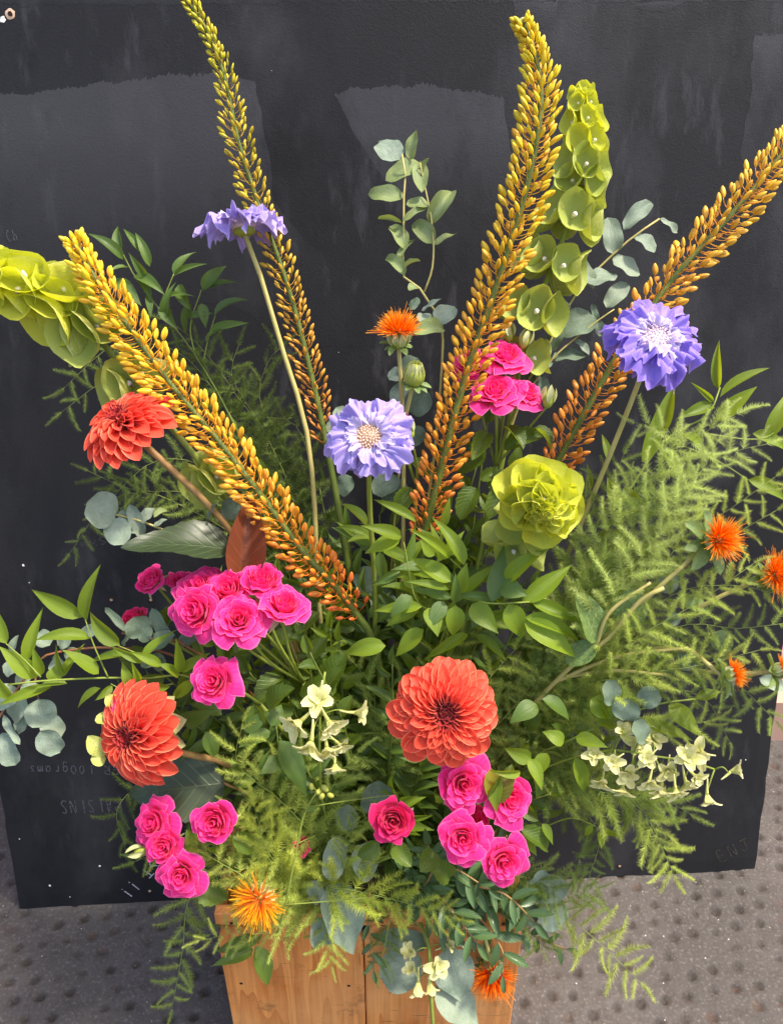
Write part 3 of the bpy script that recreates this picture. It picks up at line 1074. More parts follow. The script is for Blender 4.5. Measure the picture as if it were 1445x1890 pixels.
def put_leaf(parent, key, base, tip, width, face=None, name="leaf", label=None, color=None):
    y = tip - base
    L = y.length
    me = rnd.choice(LEAF[key])
    return obj(name, me, parent, frame(base, y, face or facing(), width, L, L), color, label)


def px_leaf(parent, key, bx, by, tx, ty, w, d, face=None, name="leaf", dd=None, label=None):
    dd = dd if dd is not None else rnd.uniform(-.02, .015)
    return put_leaf(parent, key, at(bx, by, d), at(tx, ty, d + dd), pxm(w, d), face, name, label)


def stem(parent, pts, r0, r1, mat='stem', name="stem", sides=7, label=None):
    m = MB().tube(pts, lambda t: r0 + (r1 - r0) * t, sides)
    return obj(name, m.mesh(name, MAT[mat]), parent, label=label)


MOUTH = at(690, 1570, 0.985)


def mouth(k=1.0):
    return Vector((MOUTH.x + rnd.uniform(-.13, .13) * k, 0.664 + rnd.uniform(-.07, .07) * k, 0.262))


def to_mouth(pts, k=1.0, tx=None):
    """run a stem's points on down into the crate"""
    m = mouth(k)
    if tx is not None:
        m.x = tx
    return pts + [m]


# ------------------------------------------------------------------ foxtail lily (eremurus)
def bud_template(name, seed, pl=1.0, plump=1.0):
    g = random.Random(seed)
    m = MB()
    k = g.uniform(.85, 1.15)
    P = spline([Vector((0, 0, 0)), Vector((.45 * k * pl, 0, .28 * pl)), Vector((.8 * k * pl, g.uniform(-.1, .1), .72 * pl)), Vector((.9 * k * pl, g.uniform(-.12, .12), 1.0 * pl))], 6)
    m.tube(P, .035, 4, 1)
    d = (P[-1] - P[-2]).normalized()
    ax = (d * .75 + Vector((.2, g.uniform(-.15, .15), .35))).normalized()
    x = ax.orthogonal().normalized()
    y = ax.cross(x)
    L, r = g.uniform(.98, 1.2), .195 * plump * g.uniform(.88, 1.1)
    c0 = P[-1]
    prof = [(0, .25), (.14, .72), (.34, 1.0), (.58, .98), (.8, .72), (.94, .36), (1.0, .05)]

    def fn(u, v):
        a = u * 2 * math.pi
        s = v * (len(prof) - 1)
        i = min(int(s), len(prof) - 2)
        f = s - i
        zz = prof[i][0] + (prof[i + 1][0] - prof[i][0]) * f
        rr = (prof[i][1] + (prof[i + 1][1] - prof[i][1]) * f) * r
        rr *= 1 + .09 * abs(math.cos(a * 1.5))
        return c0 + ax * (zz * L) + x * (math.cos(a) * rr) + y * (math.sin(a) * rr)
    m.grid(fn, 9, 6, 0, closed=True)
    return m.mesh(name, [MAT['bud'], MAT['pedicel']])


BUDS = [bud_template('foxtail_bud', k) for k in range(6)]
BUDS_TIGHT = [bud_template('foxtail_bud_tight', k + 20, .42, 1.15) for k in range(4)]


def foxtail(path, t_end, n, size, spread, top, bottom, label, rad=(.0038, .0017), tuft=None, bend=0.0, keep=300, tight_t=.12):
    pts = pathpx(path, 60)
    pts = pts[:-1] + [pts[-1]]
    t = thing("foxtail_lily", pts[-1], label, "flower", "tall foxtail lily spikes")
    obj("stem", MB().tube(list(reversed(pts)), lambda s: rad[0] + (rad[1] - rad[0]) * s, 8).mesh("stem", MAT['stem_dark']), t)
    items = []
    for k in range(n):
        f = (k + .5) / n
        s = f ** 1.22 * t_end
        i = s * (len(pts) - 1)
        j = min(int(i), len(pts) - 2)
        p = pts[j].lerp(pts[j + 1], i - j)
        tan = (pts[max(j - 1, 0)] - pts[min(j + 2, len(pts) - 1)]).normalized()
        a = k * 2.399963 + rnd.uniform(-.25, .25)
        x = tan.orthogonal().normalized()
        x = (x - tan * x.dot(tan)).normalized()
        y = tan.cross(x)
        rad_dir = x * math.cos(a) + y * math.sin(a)
        young = max(0.0, 1 - f / tight_t)
        sz = size * (0.72 + 0.28 * min(1, f / (tight_t * 1.6))) * rnd.uniform(.85, 1.12)
        if f > .93:
            sz *= rnd.uniform(.75, 1)
        me = rnd.choice(BUDS_TIGHT if f < tight_t else BUDS)
        sr = sz * spread * rnd.uniform(.85, 1.12) * (1 if f < tight_t else min(1.0, .55 + (f - tight_t) * 2.2))
        M = frame_z(p + rad_dir * .0012, (tan + rad_dir * (.25 if f >= tight_t else .12)), rad_dir, 1.0)
        M = M @ Matrix.Diagonal((sr, sz, sz, 1))
        c = [top[q] + (bottom[q] - top[q]) * min(1, f ** 1.7) for q in range(3)]
        v = rnd.uniform(.82, 1.15)
        items.append((rad_dir.dot(TOCAM), me, M, (c[0] * v, c[1] * v * rnd.uniform(.88, 1.08), c[2] * v, 1)))
    items.sort(key=lambda q: -q[0])
    for q in items[:keep]:
        obj("bud", q[1], t, q[2], q[3])
    if len(items) > keep:
        m = MB()
        for q in items[keep:]:
            m.add(q[1], q[2])
        c = [(top[q] + bottom[q]) / 2 for q in range(3)]
        o = obj("far_side_buds", m.mesh("far_side_buds", [MAT['bud'], MAT['pedicel']]), t, color=(*c, 1))
        o['kind'] = 'stuff'
    if tuft:
        m = MB()
        for k in range(26):
            d = ((pts[0] - pts[3]).normalized() + rv(.8)).normalized()
            m.ball(pts[0] + d * .003, .0016, .0028, d, 5, 3)
        obj("faded_tip", m.mesh("faded_tip", MAT[tuft]), t)
    return t


# ------------------------------------------------------------------ bells of Ireland
def bell_template(name, mat, seed, depth=.92, flare=1.0):
    g = random.Random(seed)
    ph = g.uniform(0, 6)
    k1, k2 = g.uniform(.06, .14), g.uniform(.04, .09)
    ell = g.uniform(.74, .88)
    m = MB()

    def fn(u, v):
        a = u * 2 * math.pi
        q = v * math.pi / 2 * .92
        r = .13 + .87 * flare * math.sin(q) ** 1.05 * (.88 + .14 * v * v)
        lob = 1 + v * (k2 * math.cos(5 * a + ph) * .6 + .05 * math.cos(2 * a + ph * 2))
        z = depth * (1.05 - math.cos(q) - .05 * (1 - v)) + k1 * v ** 3 * math.sin(3 * a + ph) * .9
        return Vector((math.cos(a) * r * lob, math.sin(a) * r * lob * ell + .12 * v * v, z))
    m.grid(fn, 20, 7, 0, closed=True)
    m.tube([Vector((0, 0, -.5)), Vector((0, 0, .05))], .13, 8, 0)
    return m.mesh(name, MAT[mat])


BELLS = [bell_template('bell', 'bell', k) for k in range(5)]
BELLS_Y = [bell_template('bell_young', 'bell_young', k + 9, .85) for k in range(5)]


def fl_template():
    m = MB()
    m.ball(Vector((0, 0, .22)), .14, .16, UP, 8, 5)
    m.ball(Vector((.06, .07, .33)), .08, .08, UP, 6, 4)
    return m.mesh("bell_floret", MAT['white_floret'])


FLT = fl_template()


def bell(parent, c, ax, s, young=False, xh=None, floret=True):
    o = obj("bell", rnd.choice(BELLS_Y if young else BELLS), parent, frame_z(c, ax, xh or rv(1), s))
    if floret:
        obj("floret", FLT, o, frame_z(c + ax.normalized() * s * .12, ax, None, s * .85))
    return o


def bells_spike(path, whorls, label, group="bells of Ireland stems", rad=(.0042, .003), open_=.55, tipn=14, tip_s=.006, young_to=.25, bias=.35, push=.12):
    """whorls: (t along the path, bells, mouth radius in px, d)"""
    pts = pathpx(path, 60)
    t = thing("bells_of_ireland", pts[-1], label, "flower", group)
    obj("stem", MB().tube(list(reversed(pts)), lambda s: rad[0] + (rad[1] - rad[0]) * s, 8).mesh("stem", MAT['stem']), t)
    for w, (s, n, rpx, d) in enumerate(whorls):
        i = s * (len(pts) - 1)
        j = min(int(i), len(pts) - 2)
        p = pts[j].lerp(pts[j + 1], i - j)
        tan = (pts[max(j - 1, 0)] - pts[min(j + 2, len(pts) - 1)]).normalized()
        x = (TOCAM - tan * TOCAM.dot(tan))
        x = x.normalized() if x.length > .1 else tan.orthogonal().normalized()
        y = tan.cross(x)
        r = pxm(rpx, d)
        for k in range(n):
            a = 2 * math.pi * (k + (.5 if w % 2 else 0)) / n + rnd.uniform(-.12, .12)
            rd = x * math.cos(a) + y * math.sin(a)
            ax = (rd + tan * open_ + TOCAM * bias + rv(.10)).normalized()
            bell(t, p + rd * (rad[0] + r * push), ax, r * rnd.uniform(.88, 1.1), s < young_to, tan, floret=(rnd.random() < .8))
    # the tight tip
    tan = (pts[0] - pts[4]).normalized()
    m = MB()
    for k in range(tipn):
        a = k * 2.4
        x = tan.orthogonal().normalized()
        y = tan.cross(x)
        f = k / tipn
        rd = x * math.cos(a) + y * math.sin(a)
        m.add(rnd.choice(BELLS_Y), frame_z(pts[0] + rd * tip_s * .35 * f - tan * (tip_s * 1.6 * f), tan + rd * (.15 + .7 * f), rv(1), tip_s * (.4 + .6 * f)))
    obj("tip_bells", m.mesh("tip_bells", MAT['bell_young']), t)
    return t


# ------------------------------------------------------------------ dahlias
def dahlia_petal(name, mat, seed, cup=.9, reflex=.3, tube=.0, point=.5):
    g = random.Random(seed)
    m = MB()
    k = g.uniform(-.06, .06)

    def fn(u, v):
        s = (u - .5) * 2
        v = 1 - (1 - v) ** 1.7
        w = (.36 + .64 * math.sin(math.pi / 2 * min(1, v / .62)) ** 1.1) if v < .62 else max(.0, 1 - ((v - .62) / .38) ** (2.1 + point)) ** .55
        w = max(w * .5, .02)
        c = cup * (1 - .62 * v) + tube * (1 - .5 * v)
        a = s * min(2.6, c * 1.5)
        if abs(c) > 1e-3:
            rr = w / max(.35, min(2.6, c * 1.5)) * 1.15
            x, z = math.sin(a) * rr, (1 - math.cos(a)) * rr
        else:
            x, z = s * w, 0
        zz = z - reflex * v * v * .5 + .10 * math.sin(v * math.pi)
        return Vector((x + k * v, v, zz))
    m.grid(fn, 6, 9)
    return m.mesh(name, MAT[mat])


DP_OPEN = [dahlia_petal('dahlia_petal', 'dahlia', k, .62, .22) for k in range(4)]
DP_MID = [dahlia_petal('dahlia_petal_mid', 'dahlia', k + 4, .95, .05) for k in range(4)]
DP_TUBE = [dahlia_petal('dahlia_petal_tube', 'dahlia', k + 8, 1.15, .0, .35) for k in range(3)]
DP_CORE = [dahlia_petal('dahlia_petal_core', 'dahlia_core', k + 12, 1.0, -.45, .3) for k in range(3)]
DP_MAG = dahlia_petal('dahlia_petal_magenta', 'dahlia_magenta', 5, .5, .25)


def dahlia(c, axis, rad, label, stem_px, n=120, core=True, squash=1.0, core_mat=None, deep=1.05, bracts=False, magenta=False):
    """c: centre of the face; axis: where the face looks; rad: petal reach"""
    axis = axis.normalized()
    x = axis.orthogonal().normalized()
    y = axis.cross(x)
    t = thing("dahlia", c - axis * rad * .8, label, "flower", "coral dahlias")
    ncore = 34 if core else 12
    for k in range(n):
        f = k / (n - 1)
        a = k * 2.399963
        rd = x * math.cos(a) + y * math.sin(a)
        if k < ncore:
            q = k / ncore
            th = R(4 + 46 * q)
            L = rad * (.15 + .14 * q)
            me = rnd.choice(DP_CORE)
            base = c - axis * rad * (.10 + .02 * q) + rd * rad * (.015 + .19 * q)
            w = L * .72
            nrm = axis * math.sin(th) - rd * math.cos(th)
        else:
            q = (k - ncore) / (n - ncore)
            th = R(40 + 56 * q ** .7)
            L = rad * (.25 + .65 * q ** .8) * rnd.uniform(.9, 1.08)
            me = rnd.choice(DP_TUBE if q < .2 else (DP_MID if q < .5 else DP_OPEN))
            base = c - axis * rad * (.10 + .20 * q * deep) + rd * rad * (.17 + .03 * q)
            w = L * (.40 if q < .2 else .45)
            nrm = axis * math.sin(th) - rd * math.cos(th)
        d = axis * math.cos(th) + rd * math.sin(th) + rv(.06)
        if magenta and k == int(n * .55):
            me = DP_MAG
        obj("petal", me, t, frame(base, d, nrm, w, L, L))
    back = c - axis * rad * .55
    m = MB().ball(back, rad * .22, rad * .25, axis, 10, 6)
    if bracts:
        pass
    obj("receptacle", m.mesh("receptacle", MAT['bud_green']), t)
    m = MB().ball(c - axis * rad * .14, rad * .20, rad * .16, axis, 12, 7)
    obj("disc", m.mesh("disc", MAT['dahlia_core' if core else 'larkspur_bud']), t)
    if bracts:
        for k in range(9):
            a = 2 * math.pi * k / 9
            rd = x * math.cos(a) + y * math.sin(a)
            put_leaf(t, 'bract', back - axis * rad * .05, back + rd * rad * .75 - axis * rad * .25, rad * .5, axis, "bract")
    P = resample(spline([back - axis * rad * .1] + [at(*q) for q in stem_px], 40), 16)
    stem(t, P, .0034, .0040, 'stem_brown', sides=9)
    return t


# ------------------------------------------------------------------ roses
def rose_set(seed, mat):
    g = random.Random(seed)
    out = []

    def petal(Rr, H, dphi, flare, roll, phase, spiral=0.0, wob=.03):
        m = MB()
        k1, k2, k3 = g.uniform(0, 6), g.uniform(0, 6), g.uniform(-.06, .06)
        nu, nv = (8 if dphi > 1 else 6), 7

        def fn(u, v):
            s = (u - .5) * 2
            wf = .42 + .58 * math.sin(math.pi / 2 * min(1, v * 1.5))
            if v > .72:
                wf *= max(.05, 1 - ((v - .72) / .28) ** 2 * .24)
            az = phase + s * dphi * wf + k3 * v
            rr = Rr * (.22 + .78 * math.sin(math.pi / 2 * min(1, v * 1.45))) + flare * v ** 3
            rr *= 1 + spiral * s
            z = H * (v ** .9) * (1 - .07 * s ** 4 * v)
            if v > .7:
                q = ((v - .7) / .3) ** 2
                rr += roll * q * (1 + .4 * math.sin(s * 3 + k1))
                z -= roll * .75 * q
            rr += wob * math.sin(s * 4.5 + k2) * v ** 3
            z += wob * 1.4 * math.sin(s * 5.5 + k1) * v ** 4
            return Vector((math.cos(az) * rr, math.sin(az) * rr, z))
        m.grid(fn, nu, nv)
        out.append(m.mesh('rose_petal', MAT[mat]))
    ph = g.uniform(0, 6)
    op = g.uniform(.55, 1.25)                         # how far this bloom has opened
    for k, (Rr, H) in enumerate([(.07, .93), (.13, .95), (.19, .96), (.25, .96)]):
        petal(Rr, H + g.uniform(-.03, .02), g.uniform(1.3, 1.9), .02, .0, ph + k * 2.3, .28, .02)
    rings = [(3, .33, .96, 1.25, .03, .03), (4, .46, .94, 1.05, .07, .05), (4, .60, .90, 1.0, .13, .09), (5, .72, .80, .86, .20, .15), (5, .82, .64, .80, .30, .20)]
    for ri, (n, Rr, H, dp, fl, ro) in enumerate(rings):
        for k in range(n):
            petal(Rr * g.uniform(.9, 1.08), H * g.uniform(.9, 1.06), dp * g.uniform(.85, 1.15), fl * op * g.uniform(.5, 1.6), ro * op * g.uniform(.2, 2.0), ph + ri * .75 + 2 * math.pi * k / n + g.uniform(-.2, .2), g.uniform(-.14, .14), .045)
    return out


ROSES = [rose_set(k, 'rose') for k in range(9)]
ROSES_DEEP = [rose_set(k + 30, 'rose_deep') for k in range(2)]


def calyx_template():
    m = MB()
    m.ball(Vector((0, 0, -.10)), .30, .30, UP, 10, 6)
    return m.mesh("rose_calyx", MAT['bud_green'])


CALYX = calyx_template()


def rose_bloom(parent, px, py, d, rpx, ax, deep=False, skip=0, sep=5, label=None, name="rose_bloom", tall=1.15):
    """one open bloom: its calyx mesh carries every petal; returns the point its stalk starts from"""
    r = pxm(rpx, d) / 1.27
    tint = (rnd.uniform(.9, 1.06), rnd.uniform(.6, 1.7), rnd.uniform(.7, 1.02), 1)
    ax = ax.normalized()
    c = at(px, py, d) - ax * r * .55 * tall
    M = frame_z(c, ax, rv(1), r, r * tall)
    o = obj(name, CALYX, parent, M, label=label)
    st = rnd.choice(ROSES_DEEP if deep else ROSES)
    for me in st[skip:]:
        obj("petal", me, o, M, tint)
    x = ax.orthogonal().normalized()
    y = ax.cross(x)
    for k in range(sep):
        a = 2 * math.pi * k / 5 + rnd.uniform(-.3, .3)
        rd = x * math.cos(a) + y * math.sin(a)
        put_leaf(o, 'sepal', c + rd * r * .2, c + rd * r * rnd.uniform(1.0, 1.35) - ax * r * rnd.uniform(.05, .5), r * .34, ax, "sepal")
    return c - ax * r * .35


def rose_bud(parent, px, py, d, lpx, ax, pink=False):
    L = pxm(lpx, d)
    c = at(px, py, d)
    ax = ax.normalized()
    m = MB()
    m.ball(c - ax * L * .1, L * .26, L * .38, ax, 10, 7)
    o = obj("rose_bud", m.mesh("rose_bud", MAT['bud_green']), parent)
    x = ax.orthogonal().normalized()
    y = ax.cross(x)
    for k in range(5):
        a = 2 * math.pi * k / 5
        rd = x * math.cos(a) + y * math.sin(a)
        put_leaf(o, 'bract', c - ax * L * .2 + rd * L * .24, c + ax * L * rnd.uniform(.45, .7) + rd * L * rnd.uniform(.0, .3), L * .3, rd, "sepal")
    return c - ax * L * .4


# ------------------------------------------------------------------ scabious
def scab_petal(name, mat, seed, ruf=.16, lobes=3):
    g = random.Random(seed)
    ph, ph2, ph3 = g.uniform(0, 6), g.uniform(0, 6), g.uniform(0, 6)
    m = MB()

    def fn(u, v):
        s = (u - .5) * 2
        w = .34 + .50 * v ** .6
        rr = v * (1 + .08 * math.cos(s * math.pi * 1.7 + ph2 * .3) * v - .10 * s ** 4 * v + (.022 * math.sin(s * 13 + ph) + .03 * math.sin(s * 25 + ph3)) * v ** 4)
        a = s * w
        x = math.sin(a) * rr * 1.02
        y = math.cos(a) * rr
        z = ruf * v ** 1.2 * (math.sin(s * 4.2 + ph) + .9 * math.sin(s * 7.5 + ph2 + v * 3) + .7 * v * math.sin(s * 15 + ph3 + v * 2) + .3 * v * v * math.sin(s * 27 + ph)) * .6 + .12 * math.sin(v * 3) - .12 * v ** 3
        return Vector((x, y, z))
    m.grid(fn, 26, 9)
    return m.mesh(name, MAT[mat])


SP = {c: [scab_petal('scabious_petal', c, k, .24) for k in range(5)] for c in ('scab', 'scab_blue')}
SP_IN = [scab_petal('scabious_inner', 'scab_in', k + 20, .3, 2) for k in range(4)]


def scabious(px, py, d, rpx, ax, label, stem_px, mat='scab', n=9, knobs=True, flat=.0, gap=None):
    ax = ax.normalized()
    r = pxm(rpx, d)
    c = at(px, py, d)
    x = ax.orthogonal().normalized()
    y = ax.cross(x)
    t = thing("scabious", c - ax * r * .3, label, "flower", "lilac scabious flowers")
    for ring, (nn, L, th0) in enumerate(((n, .86, 88), (n - 1, .66, 70))):
        for k in range(nn):
            a = 2 * math.pi * (k + .5 * ring) / nn + rnd.uniform(-.15, .15)
            rd = x * math.cos(a) + y * math.sin(a)
            th = R(th0 + rnd.uniform(-12, 14))
            dd = ax * math.cos(th) + rd * math.sin(th)
            nr = ax * math.sin(th) - rd * math.cos(th)
            obj("petal", rnd.choice(SP[mat]), t, frame(c + rd * r * .22 - ax * r * (.06 - ring * .05), dd, nr, r * L * rnd.uniform(.8, 1.15), r * L * rnd.uniform(.78, 1.14), r * L * rnd.uniform(.8, 1.3)))
    for k in range(13):
        a = 2 * math.pi * k / 13 + rnd.uniform(-.2, .2)
        rd = x * math.cos(a) + y * math.sin(a)
        th = R(52 + rnd.uniform(-15, 15))
        dd = ax * math.cos(th) + rd * math.sin(th)
        obj("inner_petal", rnd.choice(SP_IN), t, frame(c + rd * r * .24 + ax * r * .04, dd, ax * math.sin(th) - rd * math.cos(th), r * rnd.uniform(.32, .5), r * rnd.uniform(.3, .46), r * .4))
    m = MB()
    N = 110 if knobs else 70
    for k in range(N):
        f = (k + .5) / N
        a = k * 2.399963
        th = math.acos(1 - f * .92)
        rd = x * math.cos(a) + y * math.sin(a)
        p = ax * math.cos(th) * .20 + rd * math.sin(th) * .34
        m.ball(c + p * r + ax * r * .02, r * (.031 if knobs else .024), r * .034, p, 6, 4)
        if not knobs and k % 2:
            q = (p.normalized() + rv(.5)).normalized()
            m.tube([c + p * r, c + (p + q * .16) * r], r * .010, 3)
            m.ball(c + (p + q * .17) * r, r * .022, r * .03, q, 5, 3)
    m.ball(c + ax * r * .02, r * .34, r * .14, ax, 12, 6)
    o = obj("pincushion", m.mesh("pincushion", MAT['knob' if knobs else 'knob_white']), t)
    o['kind'] = 'stuff'
    m = MB().ball(c - ax * r * .12, r * .30, r * .13, ax, 12, 6)
    obj("calyx", m.mesh("calyx", MAT['bud_green']), t)
    P = resample(spline([c - ax * r * .2] + [at(*q) for q in stem_px], 40), 18)
    stem(t, P, .0026, .0031, 'stem_pale' if not knobs else 'stem', sides=8)
    return t


# ------------------------------------------------------------------ safflowers
def tuft_mesh(name, seed, n=430, yellow=False, spread=1.0):
    g = random.Random(seed)
    m = MB()
    for k in range(n):
        f = (k + .5) / n
        a = k * 2.399963 + g.uniform(-.3, .3)
        th = R(86) * f ** .62 * spread * g.uniform(.85, 1.1)
        d = Vector((math.cos(a) * math.sin(th), math.sin(a) * math.sin(th), math.cos(th)))
        L = g.uniform(.66, 1.0) * (1.32 if g.random() < .08 else 1)
        b = Vector((math.cos(a) * .24 * f ** .5, math.sin(a) * .24 * f ** .5, .05))
        bend = Vector((g.uniform(-.2, .2), g.uniform(-.2, .2), g.uniform(-.12, .2)))
        side = d.cross(Vector((g.uniform(-1, 1), g.uniform(-1, 1), g.uniform(-1, 1)))).normalized() * (.026 if not yellow else .034)
        i0 = len(m.v)
        for q in (0, .5, 1):
            p = b + d * L * q + bend * q * q * .5
            s = side * (1 - .7 * q)
            m.v.append(p - s)
            m.v.append(p + s)
        for q in (0, 1):
            i = i0 + 2 * q
            m.face((i, i + 1, i + 3, i + 2), [(0, q * .5), (1, q * .5), (1, q * .5 + .5), (0, q * .5 + .5)])
    return m.mesh(name, MAT['floret_yellow' if yellow else 'floret'])


TUFT = [tuft_mesh('safflower_tuft', k) for k in range(3)]
TUFT_Y = tuft_mesh('safflower_yellow_tuft', 9, 380, True, 1.12)


def safflower(px, py, d, rpx, ax, label, stem_px, yellow=False, tuft=True, bracts=9, head=1.0, leafpx=38, color=(1, 1, 1, 1), closed=False):
    ax = ax.normalized()
    r = pxm(rpx, d)
    c = at(px, py, d)
    x = ax.orthogonal().normalized()
    y = ax.cross(x)
    b = c - ax * r * .75
    t = thing("safflower", b - ax * r * .6, label, "flower", "orange safflowers")
    if tuft:
        o = obj("floret_tuft", TUFT_Y if yellow else rnd.choice(TUFT), t, frame_z(b + ax * r * .15, ax, rv(1), r), color)
        o['kind'] = 'stuff'
    m = MB().ball(b - ax * r * .1, r * .48 * head, r * .52 * head, ax, 12, 7)
    obj("flower_head", m.mesh("flower_head", MAT['bud_green']), t)
    for k in range(12):
        a = 2 * math.pi * k / 12 + rnd.uniform(-.1, .1)
        rd = x * math.cos(a) + y * math.sin(a)
        lay = k % 2
        put_leaf(t, 'bract', b - ax * r * (.45 - .1 * lay) * head + rd * r * .34 * head, b + ax * r * (.35 if not closed else .6) * head + rd * r * (.52 if not closed else .22) * head, r * .34 * head, rd, "bract")
    for k in range(bracts):
        a = 2 * math.pi * k / bracts + rnd.uniform(-.2, .2)
        rd = x * math.cos(a) + y * math.sin(a)
        L = pxm(leafpx, d) * rnd.uniform(.7, 1.15)
        put_leaf(t, 'saf', b - ax * r * .5 * head + rd * r * .2, b - ax * (r * .5 * head + L * rnd.uniform(-.15, .3)) + rd * L, L * .4, ax, "leaf")
    P = resample(spline([b - ax * r * .5 * head] + [at(*q) for q in stem_px], 40), 14)
    stem(t, P, .0022, .0026, 'stem_pale', sides=7)
    return t


# ------------------------------------------------------------------ larkspur
def lark_sepal(seed):
    g = random.Random(seed)
    m = MB()
    k = g.uniform(0, 6)

    def fn(u, v):
        s = (u - .5) * 2
        w = .5 * (.25 + .75 * math.sin(math.pi * min(1, .06 + .84 * v ** 1.25)))
        return Vector((s * w * .8, v, .30 * s * s * w + .12 * math.sin(v * 3) - .25 * v * v + .04 * math.sin(s * 6 + k) * v))
    m.grid(fn, 5, 6)
    return m.mesh("larkspur_sepal", MAT['larkspur'])


LS = [lark_sepal(k) for k in range(4)]


def lark_flower(parent, c, ax, s, spur=None, openk=55):
    """one floret facing ax, its spur running back"""
    ax = ax.normalized()
    x = ax.orthogonal().normalized()
    y = ax.cross(x)
    sp = spur or (-ax + rv(.3)).normalized()
    m = MB()
    m.tube(spline([c, c + sp * s * .5, c + sp * s * 1.0 + UP * s * .1], 7), lambda q: s * (.12 - .08 * q), 7)
    m.ball(c + ax * s * .18, s * .16, s * .2, ax, 7, 4)
    o = obj("floret", m.mesh("floret", MAT['larkspur']), parent)
    for k in range(5):
        a = 2 * math.pi * k / 5 + rnd.uniform(-.2, .2)
        rd = x * math.cos(a) + y * math.sin(a)
        th = R(openk * .98 * rnd.uniform(.55, 1.35))
        d = ax * math.cos(th) + rd * math.sin(th)
        obj("sepal", rnd.choice(LS), o, frame(c + rd * s * .08, d, ax * math.sin(th) - rd * math.cos(th), s * .82, s * rnd.uniform(.72, 1.1), s * .9))
    for k in range(3):
        a = 2 * math.pi * k / 3
        rd = x * math.cos(a) + y * math.sin(a)
        d = ax * .85 + rd * .4
        obj("sepal", rnd.choice(LS), o, frame(c + ax * s * .1, d, -rd, s * .55, s * .62, s * .5))
    return c + sp * s * .2


# ------------------------------------------------------------------ asparagus fern
def fern_template(seed, n=270, bend=.38, r=.21):
    """a foxtail-like side branch, one unit long, with needles all round"""
    g = random.Random(seed)
    m = MB()
    bx, by = g.uniform(-bend, bend), g.uniform(-bend, bend)

    def ax(t):
        return Vector((bx * t * t, t, by * t * t))
    m.tube([ax(k / 6) for k in range(7)], lambda t: .010 * (1.1 - t), 3, 1, cap=False)
    for k in range(n):
        t = .04 + .96 * (k + g.random()) / n
        p = ax(t)
        a = k * 2.399963 + g.uniform(-.4, .4)
        L = r * (1.05 - .55 * t ** 2) * g.uniform(.75, 1.25)
        d = Vector((math.cos(a), g.uniform(.3, .95), math.sin(a))).normalized()
        s = d.cross(Vector((g.uniform(-1, 1), g.uniform(-1, 1), g.uniform(-1, 1)))).normalized() * .0060
        i0 = len(m.v)
        m.v += [p - s, p + s, p + d * L]
        m.face((i0, i0 + 1, i0 + 2), [(0, 0), (1, 0), (.5, 1)], 0, False)
    return m.mesh("fern_branchlet", [MAT['needle'], MAT['fern_stem']])


FERN = [fern_template(k) for k in range(6)]
FERN_LONG = [fern_template(k + 40, 260, .3, .12) for k in range(4)]


CG_NAME = "fern plumes in the middle and lower left"
RG = "light fern plumes on the right"


def fern(path, label, blen=70, n=22, col=(1, 1, 1), tip=1.0, spread=58, k_mouth=None, width=.9, start=.18, flat=.8, long=False, group="asparagus fern plumes"):
    pts = [at(*q) for q in path]
    d0 = path[-1][2]
    P = resample(spline(pts, 60), 40)
    t = thing("asparagus_fern", P[0], label, "fern", group)
    m = MB().tube(P, lambda s: .0011 * (1.15 - s), 5)
    obj("stem", m.mesh("stem", MAT['fern_stem']), t)
    T = FERN_LONG if long else FERN
    n = int(n * (1.6 if group == RG else 1.5 if group != CG_NAME else .95))
    blen *= 1.38
    for k in range(n + 1):
        f = start + (1 - start) * k / n
        i = f * (len(P) - 1)
        j = min(int(i), len(P) - 2)
        p = P[j].lerp(P[j + 1], i - j)
        tan = (P[min(j + 2, len(P) - 1)] - P[max(j - 1, 0)]).normalized()
        dloc = (p - EYE).dot(CF)
        L = pxm(blen, dloc) * (1.0 - .55 * f ** 2) * rnd.uniform(.7, 1.15) * (.6 + .4 * min(1, (f - start) / .25))
        side = tan.cross(TOCAM)
        side = side.normalized() if side.length > .1 else tan.orthogonal().normalized()
        s = 1 if k % 2 else -1
        a = R(spread * rnd.uniform(.7, 1.15)) if k < n else 0
        dr = tan * math.cos(a) + (side * s + TOCAM * rnd.uniform(-flat, flat) + UP * rnd.uniform(-.1, .2)).normalized() * math.sin(a)
        v = rnd.uniform(.75, 1.25)
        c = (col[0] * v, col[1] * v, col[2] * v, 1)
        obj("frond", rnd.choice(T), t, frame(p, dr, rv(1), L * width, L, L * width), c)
    return t


# ------------------------------------------------------------------ generic leafy branch
def branch(name, label, cat, group, path, key, n, leafpx, ratio, r0=.0022, r1=.0009, mat='stem', start=.3, ang=52, pairs=False, facek=.45, tipleaf=True, whorl=False, down=.0, sizefall=.35):
    pts = [q if isinstance(q, Vector) else at(*q) for q in path]
    P = resample(spline(pts, 60), 40)
    t = thing(name, P[0], label, cat, group)
    stem(t, P, r0, r1, mat, sides=6)
    leafy(t, P, key, n, leafpx, ratio, start, ang, pairs, facek, tipleaf, down, sizefall)
    return t


